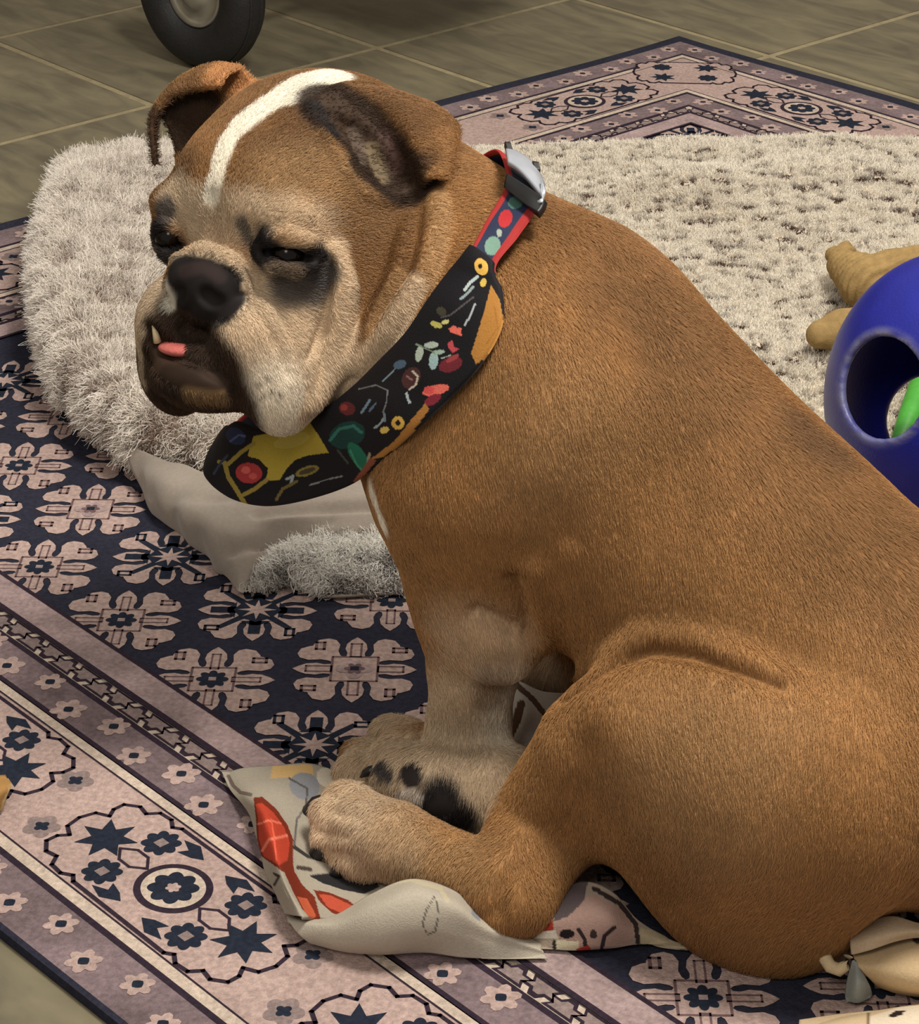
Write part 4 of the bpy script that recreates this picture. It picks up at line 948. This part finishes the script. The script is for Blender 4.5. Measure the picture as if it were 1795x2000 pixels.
# dark mask: round the eyes, muzzle front, lips, nose
blot([(490, 480), (540, 500), (600, 510), (630, 530)], 13, GREYB*.75, .7, .95); blot([(560, 555), (610, 560)], 13, GREYB, .8, .9); blot([(472, 440), (485, 470)], 5, GREYB, .9, .8)
blot([(510, 485), (560, 500), (610, 505)], 12, BLACK, .7, 1, .25); blot([(545, 535), (580, 545)], 9, BLACK*1.2, .9, .8)
blot([(330, 412), (315, 430)], 9, GREYB, .7, .9, .2); blot([(305, 455), (330, 470), (335, 490)], 12, BLACK, .6, 1, .2); blot([(312, 500), (318, 525)], 5, BLACK*1.2, .8, .8)
blot([(340, 620), (400, 640), (430, 690), (440, 740), (475, 800)], 16, DARK*.62, .8, 1, .3); blot([(380, 650), (360, 620), (400, 690)], 20, DARK*.5, .6, 1, .2)
blot([(310, 640), (300, 690), (310, 730)], 14, DARK*.5, .6, 1, .2); farlip = np.clip((hq[:, 1]-62)/12, 0, 1)*np.clip((-24-hq[:, 0])/8, 0, 1)*np.clip((-40-hq[:, 2])/8, 0, 1)*np.clip((hq[:, 2]+125)/10, 0, 1)
col = col*(1-farlip[:, None]*.9)+LIGHT*.95*farlip[:, None]*.9
blot([(310, 640), (300, 690), (310, 730)], 12, DARK*.5, .6, 1, .2); blot([(345, 625), (335, 600)], 8, DARK*.5, .6, 1, .2); blot([(336, 556), (333, 590)], 6, WHITE*.8, .6, .9, .1)
chin = np.clip((hq[:, 1]-85)/20, 0, 1)*np.clip((-88-hq[:, 2])/12, 0, 1)*np.clip((42-hq[:, 0])/10, 0, 1)*np.clip((hq[:, 0]+70)/10, 0, 1)*(near(V, skpath([(480, 700), (530, 760), (545, 830)])) > .03)
col = col*(1-chin[:, None]*.95)+(DARK*.62)*chin[:, None]*.95
blot([(330, 740), (380, 735), (430, 745)], 12, DARK*.4, .6, 1, .2); blot([(300, 765), (330, 782)], 5, DARK*.4, .6, .9, .2)
blot([(370, 772), (430, 778)], 6, FAWN*.55, .9, .8, .3); blot([(276, 640), (274, 700), (280, 740)], 4, LIGHT*.8, .9, .8, .2)
blot([(360, 540), (400, 545), (430, 560), (400, 580), (360, 580), (440, 590)], 15, BLACK*.8, .3, 1, .06); blot([(360, 530), (400, 520), (430, 540)], 5, srgb(54, 42, 41), .8, .7, .1)
for x, y in ((510, 770), (530, 765), (500, 745), (520, 735), (545, 770), (495, 785)): blot([(x, y), (x+3, y+1)], 1.6, DARK, .6, .7, .1)
# ear leather
blot([(640, 212), (690, 262), (740, 315), (790, 350)], 23, DARK*.5, .3, .96, .2); blot([(700, 330), (760, 370)], 12, DARK*.5, .5, .9, .2)
blot([(690, 260), (705, 310)], 4, srgb(128, 112, 100), 1.2, .5, .8); blot([(725, 290), (745, 350)], 4, srgb(150, 132, 104), 1.2, .55, .8); blot([(755, 270), (775, 320)], 5, srgb(104, 78, 74), 1.2, .5, .8)
blot([(610, 205), (650, 260)], 7, BLACK, .8, .9)
blot([(400, 195), (360, 215), (350, 260), (385, 260)], 17, DARK*.6, .5, .95, .2); blot([(300, 240), (300, 300)], 10, DARK*.9, .6, .95, .2); blot([(430, 150), (470, 160)], 14, srgb(196, 140, 92), .8, .8)
# paws: dark pads on the turned-up sole, between the toes
blot([(805, 1515), (800, 1510)], 9.5, BLACK*1.5, .35, 1, .05); blot([(760, 1510), (745, 1495)], 6, GREYB*.7, .4, 1, .1); blot([(860, 1550), (850, 1580), (895, 1595)], 15, BLACK*1.3, .7, 1, .3); blot([(780, 1550), (820, 1555)], 4, srgb(200, 190, 180), .8, .9)
nz3 = noise3(V, 9, 5)-.5
col = np.clip(col*(1+.18*nz1+.24*nz3+.20*nz2)[:, None], .003, 1)
me = mesh_np('body', V, Q); set_col(me, col)
dog = empty('dog', dg(0, 0, 0), 'tan bulldog with white blaze sitting on the rug, wearing a floral collar', 'dog')
M_coat = mat('dog_skin', (1, 1, 1), .7, 90, .12, None, attr='Col', spec=.2)
body = link('body', me, M_coat, dog, True)
# short coat
lea = np.zeros(len(V))
def bald(pts, r):
    P = skpath(pts) if len(pts) > 1 else np.array([sk(*pts[0])]); lea[near(V, P) < r*.001] = 1
bald([(360, 540), (400, 545), (440, 575), (400, 585), (360, 580)], 14); bald([(805, 1515), (803, 1512)], 9.5); bald([(870, 1560), (850, 1580)], 8); bald([(510, 490), (560, 500), (610, 505)], 6)
bald([(640, 215), (690, 265), (740, 318), (780, 348)], 15); bald([(320, 470), (338, 468)], 7); bald([(310, 690), (350, 730), (420, 740)], 9); lea[chin > .6] *= 1
tocam = (C0-V); tocam /= np.linalg.norm(tocam, axis=1)[:, None]; face = (NV*tocam).sum(1)
uvd = project(V); inside = (uvd[:, 0] > -40) & (uvd[:, 0] < 1840) & (uvd[:, 1] < 2040)
lea = lea*np.where(near(V, skpath([(640, 215), (690, 265), (740, 318), (780, 348)])) < .016, .8, 1)
wt = np.where(face > -.2, 1.0, .18)*np.where(inside, 1, .4)*(1-lea)*(V[:, 2] > RT+.004)
headd = np.linalg.norm(V-HC, axis=1); hmask = np.clip((.20-headd)/.06, 0, 1)
wt = wt*(1+.7*hmask)
nose = hp(0, 118, -50)
fl_h = V-nose; fl_h /= np.linalg.norm(fl_h, axis=1)[:, None]; fl_h = fl_h+np.array([0, 0, -.35])
fl_b = np.tile(-HD*.35+np.array([0, 0, -1.0]), (len(V), 1))
low = np.clip((.16-V[:, 2])/.1, 0, 1)[:, None]; fl_b = fl_b*(1-low)+np.array([-.15, -.1, -1.0])*low
flow = fl_h*hmask[:, None]+fl_b*(1-hmask[:, None])
swirl = np.stack([noise3(V, 9, 21)-.5, noise3(V, 9, 22)-.5, noise3(V, 9, 23)-.5], 1); flow = flow+.9*swirl
NH = 450000
P, tri, w_ = scatter(V, Q, NH, wt, 9)
lp = lambda A: (A[tri]*w_.reshape(w_.shape+(1,)*(A.ndim-1))).sum(1)
n = lp(NV); n /= np.linalg.norm(n, axis=1)[:, None]; f = lp(flow)+rng.normal(0, .16, (NH, 3)); f -= n*(f*n).sum(1)[:, None]; f /= np.linalg.norm(f, axis=1)[:, None]+1e-9
L = (.0058-.0018*lp(hmask))*(.6+.8*rng.random(NH)); jit = rng.random((NH, 1)); C = lp(col)*(.80+.42*jit)
A = np.stack([P-n*.0006, P+n*(L*.16)[:, None]+f*(L*.35)[:, None], P+n*(L*.20)[:, None]+f*(L*.7)[:, None], P+n*(L*.17)[:, None]+f*L[:, None]], 1)
M_hair = hair_mat('dog_hair', .6, .25)
hairs('coat', A, C, .00016+.00006*rng.random(NH), M_hair, dog)
# eyes, tongue, tooth and claws
def blob(name, c, r, m, M_=None):
    bm = bmesh.new(); bmesh.ops.create_uvsphere(bm, u_segments=28, v_segments=18, radius=1); M_ = HM if M_ is None else M_
    for v in bm.verts: v.co = Vector(np.asarray(c)+np.array(v.co)*np.asarray(r)@M_)
    me = bpy.data.meshes.new(name); bm.to_mesh(me); bm.free(); return link(name, me, m, dog, True)
M_eye = mat('eye_gloss', srgb(20, 14, 13), .14, 60, .1, None, spec=.25); M_ton = mat('tongue', srgb(206, 112, 106), .4, 120, .12, (400, .0005)); M_tooth = mat('tooth', srgb(226, 208, 168), .4, 90, .1, None); M_claw = mat('claw', srgb(30, 27, 28), .4, 90, .15, None)
blob('eye', EN, (.0108, .0108, .0108), M_eye); blob('eye', EF, (.0105, .0105, .0105), M_eye)
tg = sk(346, 682, 0); blob('tongue', tg, (.016, .008, .0048), M_ton)
link('tooth', tube_mesh('tooth', [sk(308, 668, 1), sk(304, 652, 3), sk(298, 636, 3)], [.003, .0022, .0006], 10), M_tooth, dog, True)
for a, b_, r_c in (((622, 1574, .028), (588, 1600, .016), .0078), ((634, 1660, .021), (600, 1686, .0135), .0078), ((668, 1698, .018), (645, 1716, .0135), .007), ((676, 1545, .02), (655, 1560, .0125), .005), ((724, 1506, .046), (704, 1518, .040), .004)):
    p, q = gp(*a), gp(*b_); link('claw', tube_mesh('claw', [p+(p-q)*.3, p, p+(q-p)*.6+np.array([0, 0, .001]), q], [r_c*.8, r_c, r_c*.7, .0008], 10), M_claw, dog, True)
# ------------------------------------------------------------------ collar
def dp(u, v, d): return C0+ray(u, v)*d
UP = [(918, 486, 1.548), (882, 530, 1.550), (838, 588, 1.552), (796, 650, 1.562), (742, 706, 1.582), (682, 765, 1.612), (612, 815, 1.645), (552, 836, 1.670), (502, 832, 1.690), (466, 822, 1.705), (446, 840, 1.728), (444, 850, 1.755), (470, 815, 1.790), (560, 735, 1.815), (680, 620, 1.810), (800, 470, 1.770), (900, 345, 1.715), (965, 290, 1.665), (988, 330, 1.612), (985, 366, 1.590), (952, 424, 1.570)]
LO = [(968, 520, 1.535), (985, 572, 1.526), (984, 640, 1.518), (946, 712, 1.520), (892, 772, 1.532), (824, 836, 1.550), (762, 890, 1.586), (692, 944, 1.632), (604, 976, 1.664), (522, 989, 1.686), (452, 974, 1.706), (407, 935, 1.734), (430, 890, 1.790), (545, 820, 1.825), (700, 700, 1.815), (840, 540, 1.775), (945, 395, 1.715), (1020, 330, 1.660), (1050, 372, 1.592), (1052, 400, 1.572), (1012, 460, 1.552)]
def closed(P, n):
    P = np.array([dp(*q) for q in P]); m = len(P); out = []
    for t in np.linspace(0, m, n, endpoint=False):
        i = int(t); f = t-i; a, b, c, d = (P[(i+j-1) % m] for j in range(4))
        out.append(.5*((2*b)+(c-a)*f+(2*a-5*b+4*c-d)*f*f+(3*b-a-3*c+d)*f**3))
    return np.array(out), np.linspace(0, m, n, endpoint=False)
NU = 840; U_, tt_ = closed(UP, NU); L_, _ = closed(LO, NU)
cen = (U_.mean(0)+L_.mean(0))/2
def band(name, i0, i1, nv, thick, bulge, m, parent, base, ops, off=0.0):
    ii = np.arange(i0, i1+1) % NU; n = len(ii); f = np.linspace(0, 1, nv)
    G = U_[ii][:, None]*(1-f)[None, :, None]+L_[ii][:, None]*f[None, :, None]
    du = np.gradient(G, axis=0); dv = np.gradient(G, axis=1); N = np.cross(du, dv); N /= np.linalg.norm(N, axis=2)[:, :, None]+1e-9
    if ((G-cen)*N).sum() < 0: N = -N
    G = G+N*(off+bulge*np.sin(math.pi*f)**.6)[None, :, None]
    G = G+N*(.0035*(noise3(G.reshape(-1, 3), 45, 41)-.5)).reshape(n, nv, 1)*np.sin(math.pi*f)[None, :, None]
    e = np.clip(np.minimum(f, 1-f)*nv/2.5, 0, 1)**.5*thick/2
    T, B_ = G+N*e[None, :, None], G-N*e[None, :, None]; idx = np.arange(n*nv).reshape(n, nv)
    q = np.stack([idx[:-1, :-1], idx[1:, :-1], idx[1:, 1:], idx[:-1, 1:]], -1).reshape(-1, 4); k = n*nv
    rim = np.concatenate([idx[0, :], idx[1:, -1], idx[-1, -2::-1], idx[-2:0:-1, 0]]); rj = np.roll(rim, -1)
    Vb = np.concatenate([T.reshape(-1, 3), B_.reshape(-1, 3)]); Fb = np.concatenate([q, q[:, ::-1]+k, np.stack([rim, rj, rj+k, rim+k], 1)[:, ::-1]])
    me = mesh_np(name, Vb, Fb); c = ink(Vb, srgb(*base), ops) if callable(ops) is False else ops(np.concatenate([np.tile(f, n)]*2), Vb)
    bm = bmesh.new(); bm.from_mesh(me); bmesh.ops.recalc_face_normals(bm, faces=bm.faces[:]); bm.to_mesh(me); bm.free()
    set_col(me, c); return link(name, me, m, parent, True)
collar = empty('dog_collar', dp(700, 850, 1.6), 'black floral fabric dog collar with red webbing and silver buckle, round the neck', 'collar')
M_cot = mat('collar_cotton', (1, 1, 1), .75, 600, .05, (900, .0003), attr='Col', spec=.25)
c_ = lambda x, y: (390+x/2.564, 450+y/2.564)
K, PAL, BLU, COR, OLI = (20, 18, 24), (168, 182, 170), (112, 134, 156), (226, 110, 96), (168, 150, 62)
pr = [('e', (940, 521, 13, 17, -20), (222, 176, 84)), ('e', (938, 520, 4, 5, 0), (30, 24, 26)), ('e', (944, 552, 6, 9, 20), (206, 176, 84)), ('s', [(933, 540), (918, 552), (908, 566)], 6, (176, 190, 190)), ('s', [(924, 560), (914, 572), (900, 584)], 5, (140, 156, 160)), ('s', [(928, 594), (918, 618), (908, 634)], 4, (168, 176, 180)),
      ('s', [(925, 580), (880, 615), (862, 620)], 3, (84, 80, 82)), ('e', (852, 634, 12, 6, 20), (186, 178, 96)), ('e', (870, 629, 8, 4, -20), (206, 200, 130)), ('e', (862, 608, 10, 8, 30), (64, 62, 48)),
      ('p', [(876, 642), (886, 636), (894, 640), (902, 640), (900, 650), (904, 656), (894, 654), (880, 650)], COR), ('p', [(874, 670), (884, 664), (888, 678), (896, 682), (884, 690), (876, 680)], (182, 72, 80)), ('e', (880, 712, 24, 14, -20), (108, 36, 46)), ('e', (884, 700, 14, 5, -30), (150, 60, 66)),
      ('e', (842, 674, 14, 6.5, -5), PAL), ('e', (819, 691, 7.5, 16, 12), PAL), ('e', (847, 704, 9, 18, 8), (150, 178, 180)), ('e', (856, 688, 13, 4.5, -8), (150, 172, 158)), ('s', [(812, 672), (835, 682), (850, 690)], 2.5, (120, 140, 120)), ('s', [(862, 700), (880, 694)], 2, (170, 180, 170)),
      ('e', (781, 712, 13, 8, -20), (78, 98, 120)), ('s', [(772, 720), (760, 732), (748, 744)], 3, (120, 140, 150)), ('e', (803, 738, 17, 22, 30), (74, 44, 46)), ('s', [(806, 725), (816, 735), (812, 752), (800, 760)], 4, (196, 186, 170)), ('s', [(795, 735), (804, 742)], 4, (150, 110, 104)), ('s', [(794, 768), (797, 780), (800, 786)], 5, (176, 190, 196)),
      ('e', (851, 762, 27, 10, -14), COR), ('e', (845, 781, 18, 9, -30), (128, 40, 54)), ('e', (838, 762, 10, 8, 0), (214, 84, 84)),
      ('s', [(700, 760), (735, 752), (757, 762), (755, 785), (748, 805)], 2.5, (120, 124, 130)), ('s', [(722, 782), (714, 795), (706, 806)], 5, (112, 136, 156)), ('s', [(734, 788), (722, 802)], 4, (90, 112, 136)), ('s', [(752, 812), (744, 826), (732, 836)], 4, (150, 166, 176)), ('s', [(750, 806), (752, 822)], 4, (120, 140, 156)),
      ('e', (777, 826, 12.5, 13, 0), (220, 178, 84)), ('e', (777, 826, 5, 6, 0), (28, 22, 24)), ('e', (751, 840, 9, 6.5, -10), (224, 196, 104)), ('e', (678, 798, 16, 13, 10), (92, 36, 40)), ('e', (672, 796, 7, 6, 0), (140, 56, 52)),
      ('e', (678, 850, 36, 26, -20), (22, 60, 58)), ('s', [(645, 860), (662, 838), (690, 832), (706, 845)], 6, (52, 112, 102)), ('e', (699, 890, 14, 30, -35), (30, 108, 86)), ('s', [(684, 880), (695, 905), (706, 918)], 4, (62, 140, 112)), ('s', [(660, 880), (680, 905)], 4, (60, 70, 66)), ('s', [(722, 886), (716, 910)], 5, (150, 140, 120)),
      ('p', [(495, 852), (530, 845), (600, 818), (622, 850), (642, 884), (600, 890), (577, 898), (560, 915), (546, 938), (519, 938), (524, 914), (500, 898), (484, 890)], (172, 152, 58)), ('e', (570, 860, 36, 14, -15), (184, 166, 78)), ('p', [(455, 912), (478, 892), (505, 896), (524, 916), (508, 944), (468, 948)], (28, 16, 20)), ('e', (486, 924, 26, 20, 5), (166, 56, 60)), ('e', (480, 918, 9, 7, 0), (206, 96, 90)), ('e', (494, 930, 8, 6, 0), (196, 84, 80)),
      ('s', [(428, 902), (446, 906), (470, 884), (496, 866)], 8, (150, 132, 60)), ('s', [(440, 908), (446, 932), (464, 960), (478, 984)], 9, (150, 130, 62)), ('s', [(520, 938), (496, 956), (476, 966)], 8, (150, 130, 62)), ('e', (600, 920, 24, 9, -18), (130, 116, 56)), ('e', (600, 920, 17, 5, -18), (70, 62, 44)), ('s', [(560, 936), (572, 930), (566, 948)], 5, (150, 160, 164)), ('s', [(604, 948), (640, 936), (668, 930)], 3, (130, 130, 134)), ('s', [(540, 975), (552, 955), (580, 940)], 6, (110, 96, 56)),
      ('e', (460, 852, 20, 16, 30), (40, 48, 84)), ('s', [(450, 862), (466, 850), (478, 852)], 4, (84, 98, 140)), ('s', [(418, 925), (430, 905), (444, 890)], 5, (50, 60, 80)),
      ('p', [(959, 556), (976, 585), (986, 640), (970, 680), (930, 712), (920, 690), (936, 640), (948, 600)], (172, 120, 56)), ('s', [(966, 600), (972, 640), (950, 672)], 3, (160, 106, 44)), ('p', [(831, 787), (838, 800), (800, 852), (752, 892), (722, 898), (770, 862), (803, 820)], (168, 116, 56)), ('p', [(722, 895), (735, 900), (700, 944), (690, 940)], (134, 76, 56))]
step = NU/21
band('cover', 0, int(11.6*step), 90, .0035, .004, M_cot, collar, K, pr, .002)
def web(f, Vw):
    c = np.tile(srgb(38, 46, 72), (len(f), 1)); c[(f < .17) | (f > .80)] = srgb(158, 44, 44)
    uv = project(Vw)
    for x, y, rx, ry, an, k in ((987, 427, 13, 18, 20, (176, 44, 50)), (962, 480, 15, 19, 20, (112, 146, 132)), (1006, 396, 14, 12, 0, (74, 112, 104)), (975, 455, 5, 8, 0, (150, 160, 150))):
        a = math.radians(an); dx, dy = uv[:, 0]-x, uv[:, 1]-y; m = (((dx*math.cos(a)+dy*math.sin(a))/rx)**2+((-dx*math.sin(a)+dy*math.cos(a))/ry)**2 < 1) & (f > .17) & (f < .8); c[m] = srgb(*k)
    return c
band('webbing', int(11.4*step), int(21.25*step), 40, .0024, .001, M_cot, collar, K, web, -.001)
M_sil = mat('satin_metal', srgb(176, 182, 194), .38, 60, .06, (700, .0001), metal=.35); M_blk = mat('black_plastic', srgb(24, 24, 26), .45, 60, .1, None)
def plate(name, rows, thick, m, nu=14, nv=20, parent=collar):
    G = sheet([[dp(*p) for p in r] for r in rows], nu, nv); idx = np.arange(nu*nv).reshape(nu, nv)
    q = np.stack([idx[:-1, :-1], idx[1:, :-1], idx[1:, 1:], idx[:-1, 1:]], -1).reshape(-1, 4); Vp = G.reshape(-1, 3); N, _ = normals(Vp, q); n = nu*nv
    if (N@(C0-Vp.mean(0))).mean() < 0: N = -N; q = q[:, ::-1]
    rim = np.concatenate([idx[0, :], idx[1:, -1], idx[-1, -2::-1], idx[-2:0:-1, 0]]); rj = np.roll(rim, -1)
    bm = bmesh.new(); vs = [bm.verts.new(p) for p in np.concatenate([Vp, Vp-N*thick])]
    for f in np.concatenate([q, q[:, ::-1]+n, np.stack([rim, rj, rj+n, rim+n], 1)]): bm.faces.new([vs[i] for i in f])
    bmesh.ops.recalc_face_normals(bm, faces=bm.faces[:]); me = bpy.data.meshes.new(name); bm.to_mesh(me); bm.free()
    o = link(name, me, m, parent); me.polygons.foreach_set('use_smooth', [len(p.vertices) == 4 for p in me.polygons]); return o
bk = plate('buckle', [[(988, 284, 1.628), (1020, 300, 1.612), (1046, 322, 1.602), (1064, 356, 1.590)], [(990, 298, 1.606), (1018, 312, 1.596), (1042, 334, 1.586), (1064, 366, 1.574)], [(992, 314, 1.592), (1014, 328, 1.582), (1036, 350, 1.572), (1058, 376, 1.562)]], .003, M_sil)
plate('buckle_rim', [[(1056, 352, 1.572), (1062, 362, 1.566), (1066, 376, 1.562)], [(1056, 372, 1.562), (1060, 384, 1.558), (1060, 396, 1.556)]], .004, M_sil, 8, 8, bk)
plate('clip', [[(990, 338, 1.586), (1012, 352, 1.576), (1036, 368, 1.566), (1062, 388, 1.558)], [(986, 352, 1.582), (1008, 368, 1.572), (1032, 386, 1.562), (1060, 404, 1.556)], [(984, 366, 1.580), (1004, 382, 1.570), (1028, 400, 1.560), (1052, 414, 1.554)]], .006, M_blk)
for u, v, d in ((994, 284, 1.622), (1048, 322, 1.600)): plate('rivet', [[(u-8, v-8, d), (u+4, v-6, d)], [(u-4, v+8, d-.004), (u+8, v+10, d-.004)]], .005, M_blk, 6, 6, bk)
